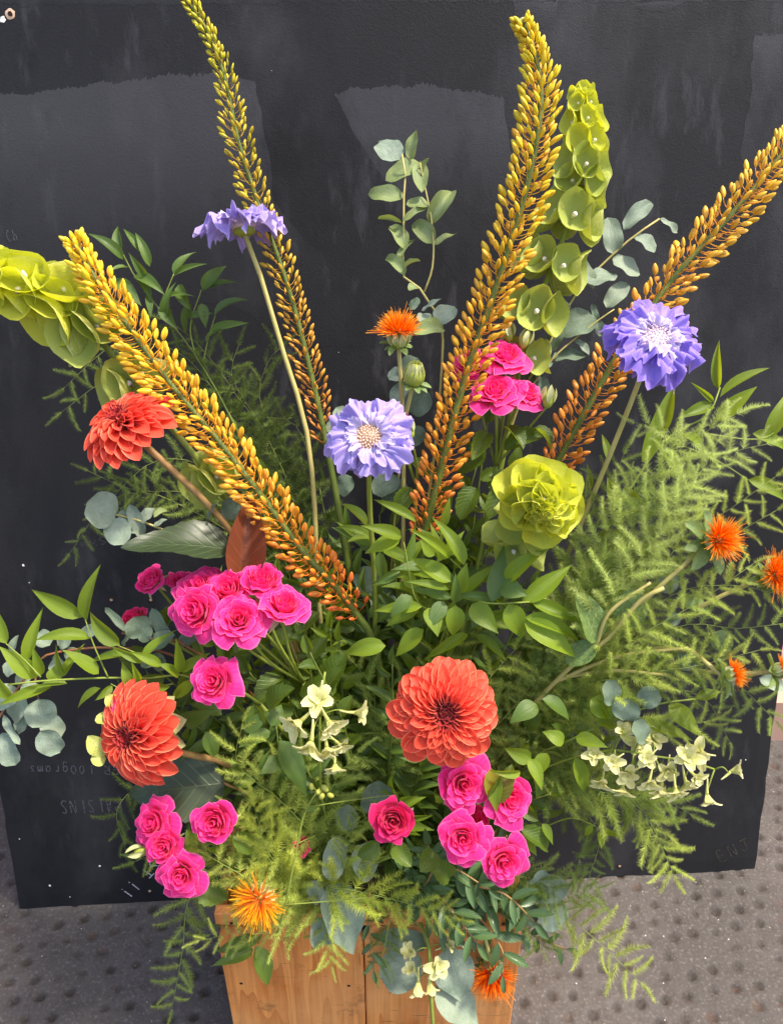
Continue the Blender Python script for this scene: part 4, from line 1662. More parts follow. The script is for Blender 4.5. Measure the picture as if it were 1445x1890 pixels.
def leafy(t, P, key, n, leafpx, ratio, start=.3, ang=52, pairs=False, facek=.45, tipleaf=True, down=0.0, sizefall=.35):
    ph = rnd.uniform(0, 6)
    for k in range(n + 1):
        f = start + (1 - start) * k / max(1, n)
        i = f * (len(P) - 1)
        j = min(int(i), len(P) - 2)
        p = P[j].lerp(P[j + 1], i - j)
        tan = (P[min(j + 2, len(P) - 1)] - P[max(j - 1, 0)]).normalized()
        side = tan.cross(TOCAM)
        side = side.normalized() if side.length > .1 else tan.orthogonal().normalized()
        dloc = (p - EYE).dot(CF)
        for s in ((1, -1) if pairs else ((1,) if k % 2 else (-1,))):
            if k == n and tipleaf:
                if s == -1 and pairs:
                    continue
                a = 0.1
            else:
                a = R(ang * rnd.uniform(.7, 1.25))
            L = pxm(leafpx, dloc) * rnd.uniform(.75, 1.2) * (1 - sizefall * f * f)
            dr = tan * math.cos(a) + (side * s + TOCAM * rnd.uniform(-.6, .7)).normalized() * math.sin(a) - UP * down
            put_leaf(t, key, p, p + dr.normalized() * L, L * ratio, facing(facek))

# ================================================================== THE ARRANGEMENT
M_ = lambda x=690, y=1560, d=.98: (x, y, d)            # a point down in the mouth of the crate

# ------------------------------------------------------------------ tall foxtail lilies
foxtail([(338, -12, .80), (385, 62, .81), (417, 150, .82), (440, 260, .83), (478, 380, .845), (535, 540, .86), (590, 760, .88), (628, 960, .90), (655, 1150, .93), M_(680, 1540)],
        .50, 330, .0086, 1.15, lin('c8c628'), lin('d88a3a'),
        "tallest and thinnest foxtail lily with greenish yellow tip, behind the side-on lilac flower", rad=(.0055, .0017), tight_t=.22)
foxtail([(140, 446, .72), (168, 500, .725), (215, 570, .73), (300, 690, .745), (400, 810, .76), (490, 925, .775), (560, 1020, .79), (640, 1110, .82), (700, 1230, .86), M_(720, 1540)],
        .575, 440, .0104, 1.42, lin('fade34'), lin('e87434'),
        "thick foxtail lily leaning left in front of the bells of Ireland, yellow to orange", rad=(.0055, .0022), tight_t=.10)
foxtail([(966, 44, .74), (985, 95, .745), (998, 170, .75), (990, 260, .755), (962, 380, .77), (915, 530, .79), (860, 690, .81), (815, 860, .83), (775, 1020, .86), (745, 1180, .90), M_(700, 1540)],
        .57, 450, .0104, 1.4, lin('eedc2a'), lin('e67a38'),
        "upright foxtail lily in the middle with a pale faded tip", rad=(.0058, .0026), tuft='larkspur', tight_t=.12)
foxtail([(1468, 232, .79), (1430, 300, .79), (1340, 405, .795), (1245, 510, .80), (1150, 640, .81), (1085, 750, .82), (1030, 850, .84), (975, 960, .86), (880, 1200, .92), M_(730, 1540)],
        .57, 380, .0106, 1.4, lin('f6cc40'), lin('da622e'),
        "foxtail lily leaning right behind the large violet scabious", rad=(.0055, .0024), tight_t=.06)

# ------------------------------------------------------------------ bells of Ireland
bells_spike([(1073, 158, .83), (1077, 230, .83), (1076, 310, .835), (1052, 400, .84), (1018, 495, .85), (976, 600, .86), (950, 720, .88), (890, 1000, .93), M_(720, 1540)],
            [(.010, 5, 13, .83), (.026, 5, 17, .83), (.046, 5, 23, .83), (.070, 5, 27, .83), (.098, 5, 31, .835), (.118, 5, 32, .84), (.156, 6, 37, .84), (.213, 6, 39, .85), (.272, 6, 39, .86), (.325, 5, 34, .87)],
            "tall upright stem of green bell shaped cups between two orange foxtail lilies", open_=.16, young_to=.08, tipn=22, tip_s=.011, bias=.30, push=.45)
bells_spike([(-60, 505, .74), (0, 512, .74), (55, 530, .745), (110, 555, .75), (165, 600, .76), (225, 680, .775), (300, 770, .79), (375, 860, .80), (440, 960, .83), (560, 1200, .90), M_(670, 1540)],
            [(.03, 5, 46, .74), (.07, 5, 50, .74), (.112, 5, 54, .745), (.16, 5, 52, .76), (.235, 5, 46, .775), (.385, 5, 42, .80)],
            "arching stem of wide green bells reaching out of the left edge", open_=.2, young_to=.14, bias=.6)
bells_spike([(1012, 948, .69), (1006, 932, .72), (994, 922, .745), (960, 985, .79), (930, 1040, .83), (900, 1120, .86), M_(740, 1540)],
            [(.02, 5, 16, .70), (.035, 6, 28, .71), (.055, 6, 40, .72), (.078, 6, 48, .735), (.10, 6, 54, .745), (.17, 5, 44, .78), (.24, 4, 44, .81)],
            "bright lime green bells seen end-on like a rosette right of centre", open_=.95, young_to=.13, tipn=14, tip_s=.009, bias=.0)

# ------------------------------------------------------------------ dahlias
dahlia(at(822, 1318, .725), vdir(.02, .10, 1), pxm(99, .735), "coral dahlia with a dark red centre facing straight out, largest bloom",
       [(835, 1370, .84), (800, 1480, .92), M_(740, 1560)], n=150)
dahlia(at(236, 1360, .745), vdir(-.48, -.04, .87), pxm(97, .76), "coral dahlia low on the left turned sideways with a yellow green centre and pale bracts",
       [(330, 1388, .80), (415, 1408, .84), (560, 1480, .92), M_(650, 1560)], n=128, magenta=True, bracts=True)
dahlia(at(220, 768, .725), vdir(-.36, .62, .68), pxm(90, .74), "coral dahlia at upper left seen from its side below the foxtail lily",
       [(300, 850, .76), (430, 985, .80), (540, 1180, .87), M_(650, 1560)], n=125, deep=1.35)

low = [o for o in COL.objects if o.name.startswith("dahlia") and o.get("label", "").startswith("coral dahlia low")][0]
for q in ((196, 1392, 163, 1358, 34), (196, 1400, 168, 1402, 30), (204, 1330, 176, 1330, 30), (214, 1300, 196, 1284, 26)):
    px_leaf(low, 'bractgreen', *q, .765, name="bract", dd=-.005)
# their big leaves
t = thing("dahlia_leaf", at(428, 1022, .79), "big dark green toothed leaf lying above the pink roses on the left", "leaf", "big dark dahlia leaves")
px_leaf(t, 'dahlia', 436, 1016, 224, 1012, 98, .78, (TOCAM * .6 + CU * .75).normalized(), "blade", dd=-.03)
stem(t, pathpx([(434, 1016, .785), (520, 1150, .86), M_(640, 1550)], 12), .0016, .002, 'stem_brown')
t = thing("dahlia_leaf", at(415, 1440, .83), "big dark green veined leaf below the lower left dahlia", "leaf", "big dark dahlia leaves")
px_leaf(t, 'dahlia', 416, 1446, 238, 1466, 116, .84, (TOCAM * .95 + CU * .3).normalized(), "blade", dd=.0)
stem(t, pathpx([(414, 1446, .84), (520, 1490, .9), M_(640, 1560)], 12), .0016, .002, 'stem_brown')
t = thing("dahlia_leaf", at(455, 1060, .79), "reddish brown folded leaf back beside the foxtail lily base", "leaf", "big dark dahlia leaves")
px_leaf(t, 'redleaf', 446, 1066, 462, 915, 70, .785, (TOCAM + CR * .25).normalized(), "blade", dd=.0)
stem(t, pathpx([(462, 940, .783), (472, 1000, .787), (480, 1060, .80), (560, 1250, .88), M_(650, 1560)], 12), .0015, .002, 'stem_pale')

# ------------------------------------------------------------------ scabious
scabious(680, 808, .74, 77, vdir(-.02, .28, .95), "pale lilac scabious with a beige pincushion centre left of the middle lily",
         [(682, 930, .80), (692, 1100, .86), (690, 1300, .92), M_()], 'scab', 9)
scabious(1208, 628, .72, 86, vdir(.08, .42, .85), "large violet blue scabious with a white centre in front of the right foxtail lily",
         [(1165, 740, .76), (1100, 900, .80), (1020, 1080, .85), (900, 1300, .92), M_(720, 1560)], 'scab_blue', 9, knobs=False)
scabious(450, 418, .82, 72, vdir(-.12, .93, .10), "lilac scabious seen from the side high on a long bare stem",
         [(478, 500, .835), (520, 640, .85), (565, 790, .86), (582, 950, .88), (592, 1150, .91), M_(660, 1560)], 'scab', 8, knobs=False)

# ------------------------------------------------------------------ roses
def spray(label, blooms, root, group="pink spray roses", buds=(), leaves=(), deep=False, mid=None):
    c = at(*root)
    t = thing("rose_spray", c, label, "rose", group)
    P = resample(spline([c] + ([at(*mid)] if mid else []) + [mouth(.5)], 20), 12)
    stem(t, P, .0024, .0028, 'stem')
    for b in blooms:
        s = rose_bloom(t, b[0], b[1], b[2], b[3], vdir(*b[4]), deep or (len(b) > 5 and b[5]))
        stem(t, resample(spline([s, (s * .55 + c * .45) + UP * -.004 + rv(.006), c], 12), 9), .0014, .0018, 'stem', "stalk")
    for b in buds:
        s = rose_bud(t, b[0], b[1], b[2], b[3], vdir(*b[4]))
        stem(t, resample(spline([s, (s + c) / 2 + rv(.004), c], 10), 8), .0011, .0016, 'stem', "stalk")
    for lf in leaves:
        d = lf[5] if len(lf) > 5 else root[2] - .01
        px_leaf(t, 'rose', lf[0], lf[1], lf[2], lf[3], lf[4], d)
    return t


spray("cluster of pink roses under the big dark leaf on the left",
      [(362, 1128, .745, 50, (-.35, .15, .9)), (372, 1082, .765, 44, (-.1, .7, .7)), (421, 1088, .755, 44, (-.1, .45, .85)), (441, 1143, .735, 48, (.12, .42, .9)), (482, 1070, .76, 46, (.1, .75, .6)), (526, 1117, .745, 46, (.25, .72, .6))],
      (560, 1260, .85), leaves=[(548, 1170, 590, 1130, 34), (560, 1290, 620, 1240, 58), (520, 1250, 475, 1300, 46), (600, 1260, 640, 1200, 44), (470, 1180, 430, 1210, 40), (500, 1190, 560, 1170, 36), (440, 1200, 400, 1160, 40), (500, 1290, 480, 1340, 40)], mid=(590, 1380, .91))
spray("pink roses peeping out behind the big dark leaf at far left",
      [(277, 1070, .80, 33, (-.35, .55, .7)), (336, 1072, .81, 26, (.2, .7, .6)), (247, 1140, .81, 32, (-.3, .75, .5), True)], (380, 1220, .86), leaves=[(330, 1120, 300, 1165, 30, .82), (350, 1150, 390, 1190, 34, .83)], mid=(520, 1400, .92))
spray("single pink rose standing between the left cluster and the lower left dahlia",
      [(394, 1258, .735, 44, (-.25, .3, .9))], (480, 1300, .81), leaves=[(500, 1310, 545, 1270, 46, .80), (470, 1300, 480, 1345, 42, .80)], mid=(580, 1420, .90))
spray("pink roses behind the middle foxtail lily at upper right of centre",
      [(932, 655, .825, 40, (.1, .6, .75)), (912, 722, .81, 45, (-.15, .55, .8)), (970, 724, .815, 36, (.35, .6, .7)), (868, 672, .835, 36, (-.25, .6, .7))],
      (915, 860, .86), buds=[(1012, 735, .81, 40, (.15, .95, .2)), (968, 628, .83, 34, (.3, .9, .2)), (938, 615, .835, 34, (-.1, .95, .1))],
      leaves=[(930, 830, 1002, 806, 36, .83), (950, 860, 1010, 885, 34, .84), (890, 840, 845, 872, 38, .84), (905, 880, 945, 905, 36, .84), (900, 800, 870, 850, 34, .84), (930, 790, 965, 830, 36, .83), (985, 790, 1015, 830, 28, .83), (880, 900, 850, 960, 40, .85), (940, 900, 900, 960, 40, .85), (900, 950, 960, 940, 40, .86)], mid=(850, 1150, .91))
spray("small pink rose and green bud half hidden behind the pale lilac scabious",
      [(732, 770, .80, 26, (.2, .7, .6), True)], (770, 900, .86), buds=[(752, 792, .77, 42, (-.35, .85, .2))], leaves=[(760, 850, 790, 880, 30, .85), (760, 900, 730, 950, 34, .85)], mid=(740, 1200, .92))
spray("group of four pink roses at the lower right just under the big dahlia",
      [(856, 1447, .765, 48, (.12, .12, .95)), (942, 1474, .77, 44, (.3, .15, .9)), (854, 1547, .755, 42, (-.05, .05, 1)), (868, 1518, .785, 40, (.2, .5, .8), True), (930, 1590, .765, 42, (.12, -.05, 1))],
      (850, 1600, .86), leaves=[(905, 1480, 945, 1410, 36, .765), (800, 1570, 775, 1610, 40, .80), (830, 1620, 790, 1580, 38, .82), (960, 1530, 1010, 1570, 36, .82), (880, 1500, 830, 1490, 34, .83)], mid=(760, 1600, .93))
spray("single deep pink rose at bottom centre under a wisp of fern",
      [(726, 1515, .755, 45, (-.05, .12, .98))], (720, 1580, .84), leaves=[(730, 1560, 760, 1600, 34, .80), (700, 1555, 660, 1580, 34, .81)], deep=True)
spray("trio of pink roses at the lower left corner beside the blackboard writing",
      [(284, 1520, .80, 44, (-.45, .25, .8)), (302, 1562, .785, 37, (-.1, .15, .95)), (334, 1615, .775, 40, (-.1, -.05, 1))], (400, 1590, .87), buds=[(258, 1572, .80, 36, (-.8, -.1, .3))],
      leaves=[(370, 1620, 420, 1660, 52, .84), (360, 1570, 345, 1530, 34, .83), (390, 1610, 350, 1660, 44, .83)], mid=(540, 1580, .93))
spray("single pink rose below the second big dark leaf on the lower left",
      [(395, 1519, .765, 44, (-.1, .15, .95))], (450, 1560, .85), leaves=[(430, 1540, 470, 1570, 34, .81)], mid=(560, 1580, .93))
spray("small pink rose almost buried in fern left of bottom centre",
      [(556, 1562, .86, 20, (-.2, .5, .8), True)], (585, 1600, .92))

# ------------------------------------------------------------------ safflowers
safflower(735, 590, .765, 41, vdir(-.02, .80, .5), "orange safflower standing upright above the green bracts in the upper middle",
          [(738, 660, .79), (742, 760, .82), (745, 950, .87), (730, 1250, .93), M_()])
safflower(768, 668, .775, 34, vdir(.1, .75, .6), "unopened pale green safflower bud just under the upper orange one",
          [(752, 720, .80), (745, 850, .84), (740, 1100, .90), M_(700)], tuft=False, closed=True, head=1.25, leafpx=32)
safflower(1345, 992, .72, 42, vdir(.35, .2, .9), "orange safflower among the feathery fern on the right",
          [(1220, 1080, .75), (1130, 1160, .79), (1030, 1250, .84), (880, 1420, .92), M_(740, 1560)], leafpx=62, bracts=8)
safflower(1452, 1058, .72, 42, vdir(.35, .2, .9), "orange safflower cut off by the right edge below the fern tips",
          [(1330, 1100, .76), (1180, 1180, .80), (1040, 1255, .845), (880, 1420, .92), M_(740, 1560)], leafpx=44)
safflower(1366, 1240, .73, 27, vdir(.95, .25, .15), "small orange safflower pointing right near the pink wall",
          [(1260, 1195, .77), (1150, 1210, .81), (1020, 1270, .85), (880, 1430, .92), M_(740, 1560)], leafpx=40)
safflower(1458, 1234, .73, 26, vdir(.8, .25, .4), "orange safflower sliver at the right edge above the pink wall",
          [(1330, 1245, .78), (1180, 1225, .82), (1020, 1270, .855), (880, 1430, .92), M_(740, 1560)], leafpx=40)
safflower(464, 1682, .80, 50, vdir(-.3, -.25, .9), "yellow shaggy safflower drooping over the crate rim at lower left",
          [(530, 1640, .87), (590, 1600, .93), M_(640, 1580)], yellow=True, leafpx=30, bracts=5)
safflower(911, 1822, .905, 42, vdir(.05, -.35, .9), "orange safflower hanging in front of the crate at bottom right",
          [(905, 1770, .90), (880, 1700, .90), (820, 1640, .94), M_(760, 1590)], leafpx=40, color=(1.0, .75, .8, 1))

# ------------------------------------------------------------------ larkspur
def larkspur(label, path, flowers, mat='stem', r=(.0018, .0012), buds=()):
    P = pathpx(path, 24)
    t = thing("larkspur", P[-1], label, "flower", "cream larkspur sprays")
    stem(t, P, r[1], r[0], mat, sides=6)
    for f in flowers:
        px, py, d, s, ax = f[:5]
        c = at(px, py, d)
        sp = vdir(*f[5]) if len(f) > 5 else None
        b = lark_flower(t, c, vdir(*ax), pxm(s, d) * .98, sp, openk=f[6] if len(f) > 6 else 50)
        q = min(P, key=lambda p: (p - c).length)
        stem(t, resample(spline([b, (b + q) / 2 + UP * .006, q], 8), 7), .0007, .0009, mat, "stalk", 5)
    for px, py, d, s in buds:
        c = at(px, py, d)
        m = MB().ball(c, pxm(s, d) * .5, pxm(s, d) * .7, rv(1).normalized() + UP, 7, 5)
        obj("flower_bud", m.mesh("flower_bud", MAT['larkspur_bud']), t)
    return t


larkspur("cream larkspur cluster hanging in the middle left of the big dahlia", [(600, 1240, .76), (592, 1300, .765), (590, 1400, .79), (600, 1500, .86), M_(640, 1570)],
         [(588, 1292, .75, 36, (-.1, .4, .8), (.2, .9, .1)), (556, 1330, .745, 39, (-.6, -.4, .6), (.6, .6, .3)), (575, 1368, .74, 41, (-.2, -.9, .4), (.1, .95, .2)), (606, 1330, .75, 36, (.5, -.5, .6), (-.3, .7, .4)), (603, 1378, .755, 34, (.2, -.9, .4), (-.1, .9, .1)), (655, 1315, .77, 29, (.9, .0, .4), (-.9, .1, .2)), (618, 1410, .77, 26, (.2, -.8, .5), (0, .9, 0)), (625, 1372, .78, 26, (.5, -.5, .5), (-.6, .5, 0))],
         buds=[(600, 1455, .78, 12), (588, 1462, .78, 12), (594, 1470, .775, 11), (575, 1452, .785, 10), (610, 1468, .78, 10)])
larkspur("cream larkspur spray reaching to the lower right across the blackboard", [(1318, 1420, .76), (1270, 1405, .765), (1200, 1395, .775), (1120, 1385, .79), (1000, 1420, .84), (860, 1500, .92), M_(740, 1570)],
         [(1348, 1424, .755, 26, (.9, .3, .4), (-.75, -.6, .1), 30), (1304, 1466, .755, 28, (.05, -.95, .4), (0, 1, .05), 32), (1290, 1388, .765, 30, (-.6, .1, .8), (.9, -.25, .1)), (1268, 1398, .76, 30, (-.3, .3, .9), (.8, -.2, 0)), (1264, 1440, .76, 28, (.2, -.8, .5), (-.2, .8, .1)), (1220, 1452, .77, 30, (-.1, -.85, .5), (.1, .9, 0)), (1232, 1420, .77, 26, (-.2, -.4, .9), (.1, .9, 0)), (1180, 1372, .79, 30, (-.3, .2, .9), (.3, .4, 0)), (1158, 1425, .78, 28, (-.3, -.3, .8), (.8, .3, .1)), (1148, 1452, .785, 26, (-.1, -.8, .5), (.4, .8, 0)), (1110, 1440, .80, 24, (-.2, -.6, .6), (.2, .8, 0)), (1205, 1365, .79, 26, (.2, .5, .8), (-.2, -.7, 0)), (1192, 1400, .765, 26, (-.2, .2, .9), (.5, .4, 0)), (1246, 1456, .755, 26, (.1, -.7, .6), (-.1, .8, 0)), (1128, 1404, .775, 26, (-.2, .1, .9), (.6, .3, 0)), (1198, 1440, .76, 26, (-.1, -.5, .8), (.2, .8, 0)), (1280, 1430, .75, 24, (.3, -.4, .8), (-.5, .5, 0)), (1150, 1350, .785, 24, (-.2, .5, .8), (.3, -.6, 0)), (1096, 1392, .785, 24, (-.3, .3, .8), (.7, -.2, 0))], r=(.0017, .001))
larkspur("pale yellow larkspur stem drooping in front of the crate", [(800, 1905, .90), (796, 1850, .893), (793, 1790, .892), (790, 1740, .90), (770, 1690, .92), M_(740, 1590)],
         [(805, 1782, .885, 30, (.3, .25, .9), (-.4, -.6, .1)), (772, 1812, .885, 28, (-.1, -.9, .4), (0, .95, .1), 24), (758, 1758, .89, 24, (-.3, .5, .5), (-.1, -.9, .2), 30), (822, 1745, .895, 22, (.6, .4, .4), (-.6, -.2, .2), 30), (792, 1812, .885, 24, (.2, -.9, .3), (0, .95, .1), 26), (764, 1788, .887, 22, (-.4, .4, .6), (.3, -.6, .2), 22)], r=(.0022, .0022))

# ------------------------------------------------------------------ eucalyptus
EUG = "grey green eucalyptus branches"


def euc(name_label, path, leaves, key='euc', d=None, r=(.0022, .0011), mat='stem_pale', extra=()):
    P = pathpx(path, 40)
    t = thing("eucalyptus_branch", P[0], name_label, "eucalyptus", EUG)
    stem(t, P, r[0], r[1], mat)
    for e in extra:
        stem(t, pathpx(e, 16), r[1] * 1.1, r[1] * .7, mat, "twig")
    for lf in leaves:
        k = key
        if len(lf) > 5:
            k = lf[5]
        dd = min(path, key=lambda q: abs(q[0] - lf[0]) + abs(q[1] - lf[1]))[2] if d is None else d
        px_leaf(t, k, lf[0], lf[1], lf[2], lf[3], lf[4], dd, facing(.35), dd=rnd.uniform(-.015, .012))
    return t


g_ = 'euc_green'
euc("upright eucalyptus branch with grey green rounded leaves in the upper middle",
    [M_(), (760, 1100, .92), (800, 850, .88), (817, 617, .855), (794, 562, .85), (769, 526, .85), (745, 511, .85), (743, 492, .85), (745, 435, .845), (745, 367, .84), (748, 320, .84), (742, 285, .835)],
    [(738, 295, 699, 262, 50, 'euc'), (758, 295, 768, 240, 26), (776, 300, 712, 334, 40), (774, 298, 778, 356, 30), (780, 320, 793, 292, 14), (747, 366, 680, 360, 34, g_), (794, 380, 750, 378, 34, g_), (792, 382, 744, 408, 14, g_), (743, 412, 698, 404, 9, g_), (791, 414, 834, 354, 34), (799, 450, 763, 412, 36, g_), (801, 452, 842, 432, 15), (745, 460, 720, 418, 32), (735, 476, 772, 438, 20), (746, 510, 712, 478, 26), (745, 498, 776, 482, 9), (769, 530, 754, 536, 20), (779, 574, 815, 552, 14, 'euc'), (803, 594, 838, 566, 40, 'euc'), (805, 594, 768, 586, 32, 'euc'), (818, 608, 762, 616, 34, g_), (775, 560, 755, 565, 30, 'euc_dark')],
    'euc_green', .845, extra=([(783, 539, .85), (797, 498, .845), (800, 453, .845), (797, 414, .84), (792, 382, .84), (783, 340, .84), (775, 300, .835)],))
euc("eucalyptus branch with round blue grey leaves right of the tall green bells",
    [M_(740, 1560), (880, 1000, .93), (960, 740, .89), (1010, 640, .88), (1051, 561, .88), (1086, 514, .88), (1127, 473, .875), (1168, 437, .87), (1216, 404, .87)],
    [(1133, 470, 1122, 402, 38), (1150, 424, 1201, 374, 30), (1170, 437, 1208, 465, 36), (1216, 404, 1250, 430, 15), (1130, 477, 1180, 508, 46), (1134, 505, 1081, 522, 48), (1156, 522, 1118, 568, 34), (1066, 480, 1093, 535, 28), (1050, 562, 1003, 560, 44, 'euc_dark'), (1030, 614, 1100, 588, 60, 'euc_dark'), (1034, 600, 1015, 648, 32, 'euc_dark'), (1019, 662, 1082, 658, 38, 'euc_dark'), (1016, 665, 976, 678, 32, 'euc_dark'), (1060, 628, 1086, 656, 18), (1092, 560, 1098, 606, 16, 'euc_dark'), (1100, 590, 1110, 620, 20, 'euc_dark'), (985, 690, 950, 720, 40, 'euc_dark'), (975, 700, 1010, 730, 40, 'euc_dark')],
    'euc', None, extra=([(960, 740, .89), (1019, 663, .875), (1057, 628, .872), (1101, 593, .87), (1133, 571, .868)],))
euc("eucalyptus tip with one big round pale leaf over the dark leaf at left",
    [M_(640, 1560), (520, 1200, .88), (430, 1030, .81), (330, 990, .785), (262, 962, .775), (215, 950, .77)],
    [(212, 960, 162, 926, 76), (209, 958, 228, 1006, 48), (240, 930, 264, 990, 26), (258, 962, 288, 940, 36), (226, 940, 246, 976, 30), (285, 955, 313, 945, 16, 'euc_green'), (285, 972, 309, 960, 18), (250, 980, 232, 985, 20), (420, 960, 436, 918, 36, 'euc_dark'), (385, 960, 400, 930, 24, 'euc_dark')], 'euc', None)
euc("eucalyptus spray of round powdery leaves hanging at the left edge",
    [M_(620, 1570), (450, 1330, .90), (330, 1215, .86), (210, 1196, .84), (130, 1200, .825), (75, 1215, .815), (45, 1255, .805), (20, 1290, .80), (-10, 1340, .795)],
    [(72, 1290, 82, 1342, 56), (82, 1320, 114, 1360, 40), (76, 1348, 112, 1388, 48), (50, 1288, 24, 1326, 42), (56, 1325, 30, 1348, 32), (4, 1352, 30, 1412, 46), (6, 1318, 38, 1374, 14), (34, 1272, -14, 1302, 48), (25, 1216, 36, 1172, 18), (40, 1222, 8, 1242, 34), (92, 1192, 72, 1168, 32), (150, 1172, 184, 1158, 26), (108, 1192, 132, 1176, 28), (60, 1235, 30, 1262, 36), (98, 1215, 120, 1240, 30), (120, 1200, 150, 1215, 26), (70, 1262, 44, 1282, 34)], 'euc', None, mat='stem_red', extra=([(75, 1215, .815), (66, 1255, .81), (72, 1292, .805)],))
euc("slate grey eucalyptus sprig on a reddish twig in front of the far left rose",
    [M_(630, 1560), (480, 1300, .88), (340, 1190, .81), (300, 1182, .80), (262, 1176, .795), (225, 1168, .79)],
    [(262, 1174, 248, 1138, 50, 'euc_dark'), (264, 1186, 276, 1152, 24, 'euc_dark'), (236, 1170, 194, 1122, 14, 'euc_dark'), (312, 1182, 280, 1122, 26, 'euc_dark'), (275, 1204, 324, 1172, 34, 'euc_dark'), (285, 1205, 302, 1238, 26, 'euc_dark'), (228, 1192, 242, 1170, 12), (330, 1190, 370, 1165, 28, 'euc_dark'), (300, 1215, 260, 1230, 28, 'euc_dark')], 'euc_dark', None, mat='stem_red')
euc("large pale blue grey eucalyptus leaves under fern over the crate rim",
    [M_(640, 1575), (620, 1590, .90), (605, 1630, .87), (600, 1670, .86)],
    [(606, 1632, 652, 1760, 84, 'euc_big', ), (640, 1590, 596, 1578, 76, 'euc'), (660, 1560, 690, 1615, 66, 'euc'), (596, 1632, 574, 1660, 40, 'euc'), (588, 1690, 590, 1748, 36, 'euc'), (600, 1690, 618, 1740, 40, 'euc'), (620, 1520, 660, 1500, 46, 'euc_dark'), (690, 1500, 700, 1440, 60, 'euc_dark')], 'euc', .855)
euc("large grey green eucalyptus leaves hanging down the crate front",
    [M_(760, 1590), (775, 1690, .92), (790, 1750, .91), (805, 1800, .91), (812, 1830, .912)],
    [(778, 1770, 702, 1806, 74, 'euc'), (826, 1748, 850, 1846, 78, 'euc_big'), (806, 1818, 882, 1890, 68, 'euc_big'), (790, 1740, 700, 1730, 40, 'euc_dark')], 'euc', .915)
euc("round shiny eucalyptus leaves at the right of the crate rim",
    [M_(760, 1585), (880, 1640, .92), (950, 1650, .90), (1000, 1668, .895)],
    [(978, 1648, 1048, 1634, 48), (1000, 1664, 1036, 1712, 60), (985, 1640, 1005, 1606, 40), (960, 1665, 990, 1705, 40, 'euc_dark')], 'euc', .895)
euc("shaded eucalyptus leaves behind the pale lilac scabious",
    [M_(690), (715, 1200, .95), (725, 1000, .92), (738, 850, .90), (742, 720, .89), (750, 690, .89)],
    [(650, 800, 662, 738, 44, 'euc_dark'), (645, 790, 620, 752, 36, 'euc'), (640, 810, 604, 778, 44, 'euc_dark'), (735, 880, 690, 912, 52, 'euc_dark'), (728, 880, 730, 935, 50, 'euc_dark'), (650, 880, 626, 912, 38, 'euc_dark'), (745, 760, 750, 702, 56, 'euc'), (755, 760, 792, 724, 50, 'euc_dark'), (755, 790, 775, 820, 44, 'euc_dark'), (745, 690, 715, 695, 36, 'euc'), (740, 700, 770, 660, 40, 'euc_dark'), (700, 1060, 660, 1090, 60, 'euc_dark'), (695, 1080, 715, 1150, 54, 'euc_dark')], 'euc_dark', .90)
euc("pale leathery eucalyptus leaves among thick pale stems at right",
    [M_(740, 1560), (1025, 1258, 0.813), (1120, 1180, 0.773), (1180, 1110, 0.753), (1225, 1085, 0.743)],
    [(1100, 1185, 1060, 1092, 60, 'saf'), (1152, 1156, 1180, 1085, 62, 'saf'), (1100, 1190, 1044, 1226, 46, 'saf'), (1215, 1090, 1246, 1060, 40), (1250, 1110, 1310, 1130, 34, 'saf'), (1320, 1200, 1340, 1165, 40, 'saf'), (1230, 1150, 1258, 1140, 24), (1180, 1300, 1215, 1275, 40, 'euc_dark'), (1130, 1300, 1120, 1255, 40, 'euc_dark'), (1150, 1330, 1160, 1290, 50, 'euc_dark'), (1285, 1215, 1252, 1225, 44, 'euc_dark'), (1190, 1370, 1170, 1330, 40, 'euc_dark'), (1350, 1280, 1335, 1250, 30), (1400, 1250, 1445, 1268, 28)], 'euc', .775, r=(.0034, .0021), mat='stem_pale',
    extra=([(1025, 1258, 0.813), (1140, 1212, 0.783), (1270, 1196, 0.763)], [(1040, 1250, 0.813), (1130, 1238, 0.788), (1230, 1246, 0.773)], [(1100, 1190, 0.778), (1125, 1130, 0.763), (1200, 1075, 0.753)]))

# ------------------------------------------------------------------ ruscus with leaves read from the photograph
RUG = "leafy ruscus branches"


def ruscus(label, path, leaves, d, key='ruscus', extra=(), r=(.0019, .0009), more=0, mp=None):
    P = pathpx(path, 36)
    t = thing("ruscus_branch", P[0], label, "foliage", RUG)
    stem(t, P, r[0], r[1], 'stem_dark' if key == 'ruscus_dark' else 'stem')
    for e in extra:
        stem(t, pathpx(e, 14), r[1], r[1] * .6, 'stem', "twig")
    for lf in leaves:
        px_leaf(t, lf[5] if len(lf) > 5 else key, lf[0], lf[1], lf[2], lf[3], lf[4], d)
    return t


